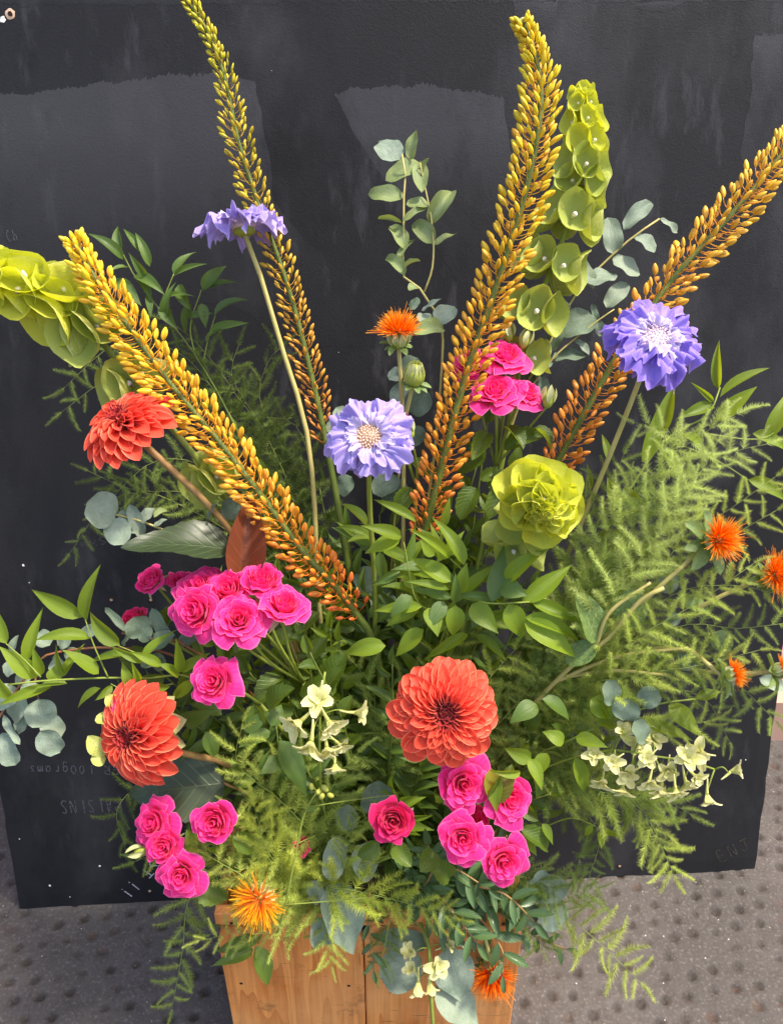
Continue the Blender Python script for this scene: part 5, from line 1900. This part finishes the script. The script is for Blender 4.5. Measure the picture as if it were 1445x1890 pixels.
ruscus("arching ruscus branch with dark green leaves behind the left foxtail lily",
       [M_(640, 1560), (520, 1000, .93), (430, 780, .90), (360, 655, .885), (310, 590, .88), (270, 540, .875), (243, 500, .87), (228, 470, .87)],
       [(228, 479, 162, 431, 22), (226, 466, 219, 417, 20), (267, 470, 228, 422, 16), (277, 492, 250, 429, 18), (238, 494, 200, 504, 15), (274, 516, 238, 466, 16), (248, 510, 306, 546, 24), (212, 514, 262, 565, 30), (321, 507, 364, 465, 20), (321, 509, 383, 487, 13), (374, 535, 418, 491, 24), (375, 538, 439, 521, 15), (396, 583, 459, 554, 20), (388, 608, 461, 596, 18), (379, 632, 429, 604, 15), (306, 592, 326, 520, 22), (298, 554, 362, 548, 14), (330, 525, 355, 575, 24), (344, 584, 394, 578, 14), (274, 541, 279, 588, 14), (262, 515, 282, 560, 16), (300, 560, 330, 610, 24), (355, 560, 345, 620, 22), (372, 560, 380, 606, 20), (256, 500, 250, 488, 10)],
       .875, 'ruscus_dark', extra=([(310, 590, .88), (300, 562, .875), (321, 506, .87)], [(360, 655, .885), (352, 600, .878), (372, 535, .872)], [(375, 670, .885), (386, 620, .88), (398, 582, .875)]))
ruscus("long ruscus branch stretching out to the left edge over the blackboard",
       [M_(630, 1565), (480, 1340, .87), (357, 1252, .80), (280, 1252, .785), (203, 1251, .78), (125, 1254, .77), (76, 1257, .765), (15, 1264, .76)],
       [(153, 1139, 59, 1088, 32), (160, 1145, 187, 1041, 28), (167, 1178, 66, 1182, 26), (222, 1190, 167, 1128, 32), (49, 1220, 81, 1120, 25), (13, 1188, -8, 1118, 30), (70, 1250, -2, 1192, 34), (24, 1287, -6, 1234, 32), (76, 1247, 61, 1193, 20), (183, 1244, 115, 1199, 28), (122, 1244, 104, 1187, 18), (115, 1250, 158, 1187, 16), (99, 1258, 108, 1225, 28), (238, 1206, 158, 1227, 18), (247, 1270, 226, 1222, 22), (259, 1255, 243, 1219, 14), (186, 1270, 144, 1308, 18), (208, 1266, 176, 1293, 15), (315, 1267, 232, 1284, 22), (264, 1218, 329, 1161, 23), (334, 1241, 325, 1176, 20), (267, 1220, 205, 1192, 16), (334, 1239, 389, 1205, 20), (96, 1268, -2, 1302, 22), (299, 1229, 240, 1203, 20), (125, 1262, 60, 1275, 20), (330, 1250, 290, 1225, 20), (360, 1255, 320, 1290, 22)],
       .775, extra=([(200, 1250, .778), (174, 1191, .772), (158, 1143, .77)], [(76, 1250, .765), (48, 1220, .762), (12, 1188, .758)], [(340, 1250, .795), (266, 1212, .785), (215, 1190, .78)], [(320, 1262, .79), (240, 1276, .78), (205, 1262, .778)]))
ruscus("bright sunlit ruscus branch in the middle of the arrangement below the lime bells",
       [M_(720, 1560), (780, 1300, .88), (825, 1150, .80), (843, 1105, .785), (906, 1114, .775), (977, 1111, .77)],
       [(857, 1044, 796, 954, 30), (828, 1030, 753, 976, 20), (832, 1074, 756, 1030, 34), (828, 1088, 746, 1073, 18), (779, 1120, 690, 1128, 26), (908, 1111, 930, 1005, 36, 'ruscus_dark'), (964, 1111, 1054, 1043, 36), (934, 1074, 1014, 1011, 32), (980, 1111, 1071, 1150, 26), (967, 1140, 1074, 1192, 32), (967, 1148, 1062, 1214, 46), (840, 1117, 835, 1174, 36), (790, 1122, 808, 1176, 36), (938, 1114, 963, 1179, 42), (782, 1162, 730, 1212, 36), (712, 1192, 638, 1207, 34), (840, 1111, 840, 1056, 20, 'ruscus_dark'), (853, 1094, 862, 1038, 28), (925, 1082, 974, 1100, 38, 'ruscus_dark'), (677, 970, 630, 930, 20), (768, 963, 689, 922, 20), (679, 994, 640, 1001, 14), (739, 994, 673, 1022, 32), (741, 992, 664, 970, 26), (801, 1026, 775, 995, 26), (900, 1120, 870, 1160, 34, 'ruscus_dark'), (870, 1115, 920, 1170, 40), (820, 1110, 790, 1160, 30, 'ruscus_dark'), (760, 1100, 720, 1140, 28, 'ruscus_dark')],
       .775, extra=([(843, 1105, .785), (856, 1060, .78), (830, 1030, .775)], [(825, 1130, .79), (770, 1110, .785), (745, 1000, .78)]))
cen = [o for o in COL.objects if o.name.startswith("ruscus_branch") and o.get("label", "").startswith("bright sunlit")][0]
for nx_, ny_, nd_ in ((843, 1105, .785), (780, 1112, .80), (920, 1112, .785), (745, 1050, .81), (870, 1165, .80), (700, 1010, .83), (960, 1150, .79), (810, 1040, .80)):
    for k in range(5):
        a = rnd.uniform(0, 6.28)
        ln = rnd.uniform(66, 116)
        px_leaf(cen, 'ruscus' if k % 3 else 'ruscus_dark', nx_ + math.cos(a) * 8, ny_ + math.sin(a) * 8, nx_ + math.cos(a) * ln, ny_ + math.sin(a) * ln * .8, rnd.uniform(17, 27), nd_ + rnd.uniform(-.01, .03), facing(.7))
ruscus("olive green ruscus with slender upright leaves behind the fern at right",
       [M_(750, 1560), (960, 1230, .88), (1100, 1010, .84), (1170, 890, .83), (1230, 810, .825), (1300, 770, .82), (1322, 735, .82), (1328, 715, .82)],
       [(1325, 718, 1327, 627, 19), (1328, 733, 1420, 679, 22), (1316, 742, 1274, 705, 11), (1322, 778, 1397, 713, 30), (1220, 803, 1246, 703, 30), (1184, 853, 1214, 750, 32), (1317, 748, 1246, 774, 24), (1414, 807, 1446, 730, 30), (1388, 800, 1452, 836, 27), (1380, 885, 1450, 928, 28), (1121, 850, 1110, 801, 16), (1089, 904, 1082, 855, 12), (1110, 1013, 1176, 1006, 18), (1113, 1052, 1166, 1068, 26), (1105, 990, 1170, 995, 20), (1260, 800, 1300, 830, 24), (1150, 900, 1190, 960, 26), (1110, 1000, 1140, 1040, 24), (1140, 930, 1120, 880, 24), (1230, 830, 1262, 880, 24)],
       .825, extra=([(1300, 800, .82), (1370, 810, .82), (1414, 807, .82), (1450, 780, .82)], [(1230, 810, .825), (1322, 850, .82), (1380, 886, .82)]))
ruscus("ruscus sprig with glossy pointed leaves above the cream larkspur at right",
       [M_(750, 1565), (920, 1430, .88), (1040, 1371, .82), (1124, 1332, .80), (1208, 1301, .785), (1283, 1290, .78)],
       [(1233, 1301, 1295, 1362, 38), (1177, 1332, 1279, 1368, 28), (1100, 1335, 1152, 1356, 24), (1062, 1360, 1122, 1380, 28), (1090, 1290, 1133, 1327, 42), (1060, 1398, 1076, 1462, 30), (1010, 1390, 985, 1440, 30), (1040, 1371, 1000, 1350, 28), (1124, 1330, 1100, 1290, 26), (1210, 1300, 1180, 1265, 26), (980, 1400, 930, 1380, 30), (975, 1400, 1000, 1460, 26), (1283, 1290, 1330, 1276, 22), (990, 1300, 940, 1335, 36, 'ruscus_dark'), (1000, 1290, 1050, 1330, 34, 'ruscus_dark')],
       .79)
ruscus("three dark green leaves hanging over the lower left corner of the crate",
       [M_(640, 1590), (560, 1640, .91), (500, 1690, .885), (476, 1742, .875)],
       [(480, 1729, 399, 1756, 27), (468, 1752, 392, 1783, 25), (471, 1746, 494, 1820, 36)], .872, 'ruscus_dark', r=(.0014, .0008))
ruscus("broad dark ruscus leaf and two more under the cream larkspur in the middle",
       [M_(650, 1570), (560, 1480, .86), (520, 1400, .81), (510, 1340, .80)],
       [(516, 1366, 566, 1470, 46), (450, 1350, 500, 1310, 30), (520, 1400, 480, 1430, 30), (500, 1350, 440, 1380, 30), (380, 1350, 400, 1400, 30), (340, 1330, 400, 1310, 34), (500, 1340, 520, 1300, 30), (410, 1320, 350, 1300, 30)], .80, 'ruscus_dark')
ruscus("small pale leafed sprig below the fern at lower right",
       [M_(760, 1580), (960, 1540, .88), (1050, 1510, .84), (1098, 1525, .825)],
       [(1093, 1523, 1078, 1543, 13), (1107, 1537, 1109, 1568, 15), (1110, 1537, 1146, 1545, 13), (1000, 1520, 1020, 1560, 20), (960, 1540, 990, 1580, 24)], .825)
ruscus("yellow green leaf curling between two of the lower right roses",
       [M_(750, 1570), (850, 1530, .86), (900, 1490, .79), (906, 1480, .775)],
       [(906, 1418, 916, 1500, 34), (960, 1425, 900, 1420, 16)], .762)

# ------------------------------------------------------------------ lentisk sprays with small oval leaves at the crate rim
PIG = "small leaved lentisk sprays"
branch("lentisk_spray", "small leaved spray hanging lowest in front of the crate beside the orange safflower", "foliage", PIG, [M_(760, 1590), (830, 1660, .91), (880, 1690, .895), (925, 1750, .89), (928, 1800, .888)], 'pistache', 10, 68, .32, start=.35, ang=60, mat='stem_brown')
branch("lentisk_spray", "small leaved spray lying right along the crate rim", "foliage", PIG, [M_(770, 1590), (850, 1640, .91), (900, 1670, .895), (960, 1660, .89)], 'pistache', 12, 66, .32, start=.3, ang=60, pairs=True, mat='stem_brown')
branch("lentisk_spray", "small leaved spray under the lower right roses", "foliage", PIG, [M_(750, 1580), (800, 1620, .90), (830, 1600, .86), (900, 1640, .85)], 'pistache', 12, 66, .3, start=.2, ang=60, pairs=True, mat='stem_brown')
branch("lentisk_spray", "small leaved spray above the drooping yellow larkspur", "foliage", PIG, [M_(720, 1590), (760, 1640, .91), (780, 1680, .90), (830, 1720, .89)], 'pistache', 10, 63, .32, start=.25, ang=62, pairs=True, mat='stem_brown')
branch("lentisk_spray", "small leaved spray standing behind the lower right rose group", "foliage", PIG, [M_(760, 1570), (820, 1590, .90), (880, 1570, .87), (960, 1560, .86)], 'pistache', 12, 63, .3, start=.2, ang=60, pairs=True, mat='stem_brown')
branch("lentisk_spray", "small leaved twig poking over the paving right of the crate", "foliage", PIG, [M_(780, 1590), (930, 1690, .90), (990, 1730, .90), (1045, 1752, .90)], 'pistache', 8, 47, .34, start=.55, ang=55, mat='stem_brown')
branch("lentisk_spray", "small leaved spray hanging over the rim left of the yellow larkspur", "foliage", PIG, [M_(690, 1590), (680, 1680, .90), (685, 1740, .888), (690, 1790, .887)], 'pistache', 8, 44, .32, start=.45, ang=50, mat='stem_brown')
branch("lentisk_spray", "dark small leaved spray deep below the single deep pink rose", "foliage", PIG, [M_(700, 1590), (740, 1620, .92), (780, 1580, .90), (770, 1640, .87)], 'pistache', 12, 60, .3, start=.2, ang=60, pairs=True, mat='stem_brown')

branch("lentisk_spray", "small leaved spray standing up between the deep pink rose and the lower right group", "foliage", PIG, [M_(730, 1590), (770, 1640, .89), (800, 1600, .85), (790, 1560, .83)], 'pistache', 11, 64, .3, start=.2, ang=60, pairs=True, mat='stem_brown')
branch("lentisk_spray", "small leaved spray drooping between the larkspur and the crate rim", "foliage", PIG, [M_(750, 1590), (810, 1650, .89), (840, 1690, .87), (880, 1740, .875)], 'pistache', 11, 64, .3, start=.25, ang=60, pairs=True, mat='stem_brown')
branch("lentisk_spray", "small leaved spray at the right end of the rim under the lowest rose", "foliage", PIG, [M_(760, 1590), (860, 1630, .89), (930, 1650, .87), (985, 1700, .875)], 'pistache', 11, 62, .3, start=.3, ang=60, pairs=True, mat='stem_brown')
# ------------------------------------------------------------------ asparagus ferns
dk, md, br, pl, yl = (.42, .50, .38), (.72, .80, .62), (1.1, 1.1, .8), (1.25, 1.25, 1.3), (1.2, 1.16, .62)  # plume tints put shade and whitish sunlight into the needle colour
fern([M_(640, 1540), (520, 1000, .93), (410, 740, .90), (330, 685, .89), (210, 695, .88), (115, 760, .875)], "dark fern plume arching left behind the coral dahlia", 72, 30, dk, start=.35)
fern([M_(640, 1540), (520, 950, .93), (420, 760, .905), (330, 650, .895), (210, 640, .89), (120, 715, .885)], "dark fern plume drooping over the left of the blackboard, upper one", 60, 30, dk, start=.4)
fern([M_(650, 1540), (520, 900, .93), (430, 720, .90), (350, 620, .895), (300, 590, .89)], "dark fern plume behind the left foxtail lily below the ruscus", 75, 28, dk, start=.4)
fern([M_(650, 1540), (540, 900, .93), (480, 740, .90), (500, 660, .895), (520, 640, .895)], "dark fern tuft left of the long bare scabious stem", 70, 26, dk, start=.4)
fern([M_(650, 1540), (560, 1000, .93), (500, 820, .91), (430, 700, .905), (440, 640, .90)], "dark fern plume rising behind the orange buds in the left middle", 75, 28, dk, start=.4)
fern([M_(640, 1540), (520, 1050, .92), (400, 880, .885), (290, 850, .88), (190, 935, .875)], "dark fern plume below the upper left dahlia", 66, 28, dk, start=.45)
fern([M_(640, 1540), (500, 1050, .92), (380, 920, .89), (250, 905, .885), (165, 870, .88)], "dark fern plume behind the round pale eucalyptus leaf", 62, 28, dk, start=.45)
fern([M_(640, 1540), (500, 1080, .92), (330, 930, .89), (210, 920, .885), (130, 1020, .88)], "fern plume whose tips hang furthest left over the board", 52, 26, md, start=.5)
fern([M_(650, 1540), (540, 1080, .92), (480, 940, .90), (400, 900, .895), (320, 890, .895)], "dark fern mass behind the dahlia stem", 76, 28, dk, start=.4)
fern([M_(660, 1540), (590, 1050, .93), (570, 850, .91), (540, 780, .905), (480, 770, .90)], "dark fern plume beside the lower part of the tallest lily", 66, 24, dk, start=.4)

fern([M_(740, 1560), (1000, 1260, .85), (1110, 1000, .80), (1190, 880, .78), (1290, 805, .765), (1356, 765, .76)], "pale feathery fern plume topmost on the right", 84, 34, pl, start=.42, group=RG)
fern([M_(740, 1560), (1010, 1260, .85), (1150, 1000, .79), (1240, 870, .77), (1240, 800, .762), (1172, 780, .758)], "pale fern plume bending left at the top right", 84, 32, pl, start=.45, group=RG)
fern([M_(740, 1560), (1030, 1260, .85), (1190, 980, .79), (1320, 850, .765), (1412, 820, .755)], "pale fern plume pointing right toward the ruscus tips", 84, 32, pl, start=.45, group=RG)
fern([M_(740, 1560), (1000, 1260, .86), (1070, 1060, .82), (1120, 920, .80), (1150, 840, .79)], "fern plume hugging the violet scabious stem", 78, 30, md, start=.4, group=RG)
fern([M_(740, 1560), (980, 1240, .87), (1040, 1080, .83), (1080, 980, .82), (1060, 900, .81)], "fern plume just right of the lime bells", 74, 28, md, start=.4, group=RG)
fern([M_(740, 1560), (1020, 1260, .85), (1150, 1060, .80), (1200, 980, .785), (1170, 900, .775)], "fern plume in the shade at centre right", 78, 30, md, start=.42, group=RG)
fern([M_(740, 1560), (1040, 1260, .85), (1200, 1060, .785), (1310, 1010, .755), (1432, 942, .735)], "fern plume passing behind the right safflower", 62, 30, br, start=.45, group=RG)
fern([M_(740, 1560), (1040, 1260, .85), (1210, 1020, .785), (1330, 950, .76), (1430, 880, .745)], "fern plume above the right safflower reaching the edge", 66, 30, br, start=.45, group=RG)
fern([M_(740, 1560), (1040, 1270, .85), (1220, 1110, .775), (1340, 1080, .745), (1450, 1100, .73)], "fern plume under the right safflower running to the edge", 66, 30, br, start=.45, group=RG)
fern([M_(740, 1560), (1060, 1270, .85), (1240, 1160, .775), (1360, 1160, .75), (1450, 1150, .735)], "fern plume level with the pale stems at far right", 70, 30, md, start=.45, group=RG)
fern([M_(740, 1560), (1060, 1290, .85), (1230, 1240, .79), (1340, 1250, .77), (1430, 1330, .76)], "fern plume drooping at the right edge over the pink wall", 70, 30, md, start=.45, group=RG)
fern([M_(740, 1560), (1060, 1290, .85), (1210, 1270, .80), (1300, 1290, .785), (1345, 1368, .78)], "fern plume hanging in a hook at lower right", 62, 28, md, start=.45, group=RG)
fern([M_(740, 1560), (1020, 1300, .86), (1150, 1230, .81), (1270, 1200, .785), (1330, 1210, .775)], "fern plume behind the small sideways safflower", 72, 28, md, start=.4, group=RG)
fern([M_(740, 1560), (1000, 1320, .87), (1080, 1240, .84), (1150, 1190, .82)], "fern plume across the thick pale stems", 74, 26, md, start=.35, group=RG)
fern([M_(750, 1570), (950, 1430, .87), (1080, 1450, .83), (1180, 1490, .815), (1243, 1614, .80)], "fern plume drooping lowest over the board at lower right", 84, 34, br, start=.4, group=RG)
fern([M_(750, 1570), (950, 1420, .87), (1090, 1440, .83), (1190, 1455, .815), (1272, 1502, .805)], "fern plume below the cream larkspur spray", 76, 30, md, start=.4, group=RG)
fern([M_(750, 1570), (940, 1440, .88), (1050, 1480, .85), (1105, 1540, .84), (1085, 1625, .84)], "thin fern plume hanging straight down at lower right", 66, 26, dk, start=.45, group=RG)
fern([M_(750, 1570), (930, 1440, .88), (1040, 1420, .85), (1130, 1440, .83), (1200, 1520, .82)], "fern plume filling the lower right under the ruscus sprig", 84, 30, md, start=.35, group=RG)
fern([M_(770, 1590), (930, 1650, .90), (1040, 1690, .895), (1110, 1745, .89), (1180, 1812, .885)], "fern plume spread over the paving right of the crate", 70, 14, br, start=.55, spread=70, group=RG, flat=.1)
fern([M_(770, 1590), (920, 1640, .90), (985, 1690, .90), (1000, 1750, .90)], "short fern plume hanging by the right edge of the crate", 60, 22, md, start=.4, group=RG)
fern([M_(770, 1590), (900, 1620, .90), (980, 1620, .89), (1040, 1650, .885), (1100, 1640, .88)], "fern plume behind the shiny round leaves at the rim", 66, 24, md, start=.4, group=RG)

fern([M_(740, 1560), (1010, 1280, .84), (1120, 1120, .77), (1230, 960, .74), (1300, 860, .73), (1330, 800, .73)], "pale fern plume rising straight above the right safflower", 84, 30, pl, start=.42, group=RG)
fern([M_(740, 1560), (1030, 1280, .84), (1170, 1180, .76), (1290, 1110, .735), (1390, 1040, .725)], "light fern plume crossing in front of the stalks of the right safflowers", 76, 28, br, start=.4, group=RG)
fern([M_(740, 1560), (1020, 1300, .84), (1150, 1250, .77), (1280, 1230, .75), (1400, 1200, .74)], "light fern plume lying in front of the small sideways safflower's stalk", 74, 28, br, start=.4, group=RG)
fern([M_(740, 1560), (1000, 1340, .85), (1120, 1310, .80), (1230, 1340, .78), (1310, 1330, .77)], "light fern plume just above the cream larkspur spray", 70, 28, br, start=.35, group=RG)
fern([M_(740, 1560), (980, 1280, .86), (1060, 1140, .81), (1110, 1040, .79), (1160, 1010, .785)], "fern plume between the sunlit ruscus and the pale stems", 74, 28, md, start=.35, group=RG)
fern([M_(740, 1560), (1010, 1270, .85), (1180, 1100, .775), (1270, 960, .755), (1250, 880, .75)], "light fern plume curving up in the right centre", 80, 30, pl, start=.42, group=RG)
CG = "fern plumes in the middle and lower left"
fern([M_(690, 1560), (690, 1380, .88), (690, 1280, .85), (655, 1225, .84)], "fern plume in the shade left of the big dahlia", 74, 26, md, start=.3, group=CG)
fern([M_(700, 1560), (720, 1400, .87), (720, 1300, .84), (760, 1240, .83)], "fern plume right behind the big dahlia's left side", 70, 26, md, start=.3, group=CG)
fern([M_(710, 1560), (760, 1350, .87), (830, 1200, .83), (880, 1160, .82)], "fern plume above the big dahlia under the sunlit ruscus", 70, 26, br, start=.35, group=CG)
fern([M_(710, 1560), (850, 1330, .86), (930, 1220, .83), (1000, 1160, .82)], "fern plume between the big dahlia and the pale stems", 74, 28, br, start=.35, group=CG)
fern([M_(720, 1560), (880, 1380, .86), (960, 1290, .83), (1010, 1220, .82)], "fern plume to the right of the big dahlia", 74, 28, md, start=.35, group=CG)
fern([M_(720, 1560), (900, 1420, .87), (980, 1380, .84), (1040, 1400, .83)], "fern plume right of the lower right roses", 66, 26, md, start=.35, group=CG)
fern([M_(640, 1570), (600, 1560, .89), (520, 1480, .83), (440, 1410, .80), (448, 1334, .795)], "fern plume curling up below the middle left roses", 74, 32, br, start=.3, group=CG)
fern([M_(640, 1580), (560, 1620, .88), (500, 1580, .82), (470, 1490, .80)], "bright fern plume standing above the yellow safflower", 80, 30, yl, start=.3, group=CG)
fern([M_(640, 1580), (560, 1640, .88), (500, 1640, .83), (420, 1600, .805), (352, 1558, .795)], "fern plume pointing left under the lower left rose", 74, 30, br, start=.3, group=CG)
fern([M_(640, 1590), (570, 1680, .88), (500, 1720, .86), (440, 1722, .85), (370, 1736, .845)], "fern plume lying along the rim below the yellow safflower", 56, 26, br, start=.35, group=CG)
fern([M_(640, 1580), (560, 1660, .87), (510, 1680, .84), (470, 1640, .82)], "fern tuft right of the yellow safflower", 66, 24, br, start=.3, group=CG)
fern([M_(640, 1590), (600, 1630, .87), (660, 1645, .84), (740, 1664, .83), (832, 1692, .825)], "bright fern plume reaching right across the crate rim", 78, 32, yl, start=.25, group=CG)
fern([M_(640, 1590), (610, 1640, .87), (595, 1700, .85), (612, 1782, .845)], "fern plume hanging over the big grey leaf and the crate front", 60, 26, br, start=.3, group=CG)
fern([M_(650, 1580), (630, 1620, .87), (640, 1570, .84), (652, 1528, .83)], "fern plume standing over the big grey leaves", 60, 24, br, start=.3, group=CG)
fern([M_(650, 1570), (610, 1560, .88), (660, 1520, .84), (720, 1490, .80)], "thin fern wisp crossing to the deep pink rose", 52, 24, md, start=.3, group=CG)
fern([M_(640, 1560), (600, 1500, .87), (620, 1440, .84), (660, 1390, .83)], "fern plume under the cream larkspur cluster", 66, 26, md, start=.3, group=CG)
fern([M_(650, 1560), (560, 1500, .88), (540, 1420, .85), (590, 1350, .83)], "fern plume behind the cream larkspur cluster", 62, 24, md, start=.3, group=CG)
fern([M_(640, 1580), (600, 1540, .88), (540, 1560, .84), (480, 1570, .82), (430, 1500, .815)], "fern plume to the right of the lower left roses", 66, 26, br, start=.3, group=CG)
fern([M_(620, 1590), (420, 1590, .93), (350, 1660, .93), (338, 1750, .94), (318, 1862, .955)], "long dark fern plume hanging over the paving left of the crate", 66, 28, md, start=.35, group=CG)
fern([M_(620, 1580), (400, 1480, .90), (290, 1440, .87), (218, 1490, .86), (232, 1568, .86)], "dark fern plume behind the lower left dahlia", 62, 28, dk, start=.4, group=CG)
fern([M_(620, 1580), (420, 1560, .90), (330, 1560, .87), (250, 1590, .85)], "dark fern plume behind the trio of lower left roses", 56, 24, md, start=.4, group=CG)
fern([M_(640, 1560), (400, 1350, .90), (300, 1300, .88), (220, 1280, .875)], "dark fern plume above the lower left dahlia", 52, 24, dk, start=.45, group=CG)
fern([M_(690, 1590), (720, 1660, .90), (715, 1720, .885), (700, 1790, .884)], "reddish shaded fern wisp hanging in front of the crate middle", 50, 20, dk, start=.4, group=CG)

# thin yellow green bare tendril in front of the lower middle
t = thing("climbing_tendril", at(515, 1690, .82), "thin pale bare tendril rising in front of the fern left of bottom centre", "tendril")
stem(t, pathpx([(512, 1720, .83), (528, 1665, .81), (545, 1580, .80), (563, 1500, .795), (590, 1455, .80)], 18), .0014, .0008, 'stem')
stem(t, pathpx([(568, 1490, .795), (640, 1478, .80), (735, 1466, .81)], 10), .0006, .0004, 'stem', "side_tendril")
stem(t, pathpx([(526, 1670, .81), (600, 1664, .815), (700, 1655, .82)], 10), .0006, .0004, 'stem', "side_tendril")

# ------------------------------------------------------------------ the leafy heart of the arrangement
FG = "dark leafy stems filling the heart of the arrangement"
KIND = {'rose': ("rose_foliage", "toothed rose leaves"), 'ruscus_dark': ("ruscus_branch", "dark ruscus leaves"), 'ruscus': ("ruscus_branch", "glossy ruscus leaves")}
LANDMARK = [("the coral dahlia at upper left", 240, 797), ("the lower left coral dahlia", 258, 1365), ("the big coral dahlia", 822, 1320), ("the pale lilac scabious", 680, 815),
            ("the lime green bells", 1000, 920), ("the left rose cluster", 430, 1115), ("the single left rose", 394, 1258), ("the deep pink rose", 726, 1515), ("the lower right roses", 890, 1510),
            ("the cream larkspur cluster", 585, 1340), ("the upper right roses", 925, 700), ("the middle lily base", 770, 980), ("the left lily base", 620, 1090), ("the pale branching stems", 1110, 1190),
            ("the yellow safflower", 465, 1680), ("the lower left rose trio", 305, 1565), ("the round leaves at the rim", 1015, 1660), ("the cream larkspur spray", 1240, 1420), ("the sunlit ruscus", 900, 1100)]
taken = set()


def filler_label(key, x, y):
    """says which plant it is and what it stands beside"""
    for nm, lx, ly in sorted(LANDMARK, key=lambda q: math.hypot(q[1] - x, q[2] - y)):
        dx, dy = x - lx, y - ly
        rels = (["to the left of" if dx < 0 else "to the right of"] if abs(dx) > abs(dy) else ["above" if dy < 0 else "below"])
        rels += ["above" if dy < 0 else "below"] if abs(dx) > abs(dy) else ["to the left of" if dx < 0 else "to the right of"]
        for rel in rels:
            lb = "shaded stem of %s %s %s" % (KIND[key][1], rel, nm)
            if lb not in taken:
                taken.add(lb)
                return lb


F = random.Random(77)
spots = [(250, 1240, .87), (300, 1330, .87), (380, 1300, .86), (420, 1220, .87), (470, 1150, .88), (520, 1080, .90), (560, 1000, .92), (600, 1080, .91), (640, 980, .93), (650, 1130, .90), (700, 1040, .92), (620, 1220, .88),
         (560, 1300, .87), (500, 1380, .86), (430, 1420, .87), (360, 1440, .88), (480, 1480, .88), (560, 1420, .88), (640, 1330, .88), (700, 1180, .89), (760, 1120, .90), (820, 1040, .91), (860, 930, .91), (900, 1020, .90),
         (960, 1060, .89), (880, 1180, .87), (940, 1240, .86), (1000, 1200, .87), (1040, 1320, .87), (960, 1360, .87), (1020, 1440, .87), (930, 1500, .88), (1100, 1380, .86), (780, 1420, .89), (700, 1420, .89), (640, 1480, .90),
         (760, 1000, .94), (820, 840, .91), (940, 860, .90), (470, 1000, .92), (590, 900, .93), (520, 920, .93), (1120, 1280, .86), (1180, 1230, .86), (820, 1540, .90), (760, 1590, .90), (900, 1580, .89), (420, 1570, .90), (500, 1560, .90), (330, 1380, .89),
         (380, 1170, .87), (440, 1310, .85), (560, 1190, .87), (610, 1160, .88), (680, 1260, .87), (740, 1060, .90), (790, 1200, .86), (860, 1100, .87), (920, 900, .90), (880, 860, .90), (300, 1270, .86), (540, 1360, .85), (590, 1240, .86), (980, 1130, .86), (660, 1060, .91), (420, 1080, .89), (1000, 1500, .88), (880, 1440, .87), (800, 1130, .88), (460, 1240, .85), (700, 950, .94), (900, 780, .89), (860, 1010, .88)]
spots += [(x + F.uniform(-45, 45), y + F.uniform(-45, 45), d - F.uniform(.02, .05)) for x, y, d in spots[::2] + spots[1:60:4] if 900 < y < 1450]
for k, (x, y, d) in enumerate(spots):
    key = ('ruscus_dark', 'rose', 'ruscus_dark', 'rose', 'ruscus_dark', 'ruscus')[k % 6]  # mostly the darker leaf colour, standing in for deep shade in the heart
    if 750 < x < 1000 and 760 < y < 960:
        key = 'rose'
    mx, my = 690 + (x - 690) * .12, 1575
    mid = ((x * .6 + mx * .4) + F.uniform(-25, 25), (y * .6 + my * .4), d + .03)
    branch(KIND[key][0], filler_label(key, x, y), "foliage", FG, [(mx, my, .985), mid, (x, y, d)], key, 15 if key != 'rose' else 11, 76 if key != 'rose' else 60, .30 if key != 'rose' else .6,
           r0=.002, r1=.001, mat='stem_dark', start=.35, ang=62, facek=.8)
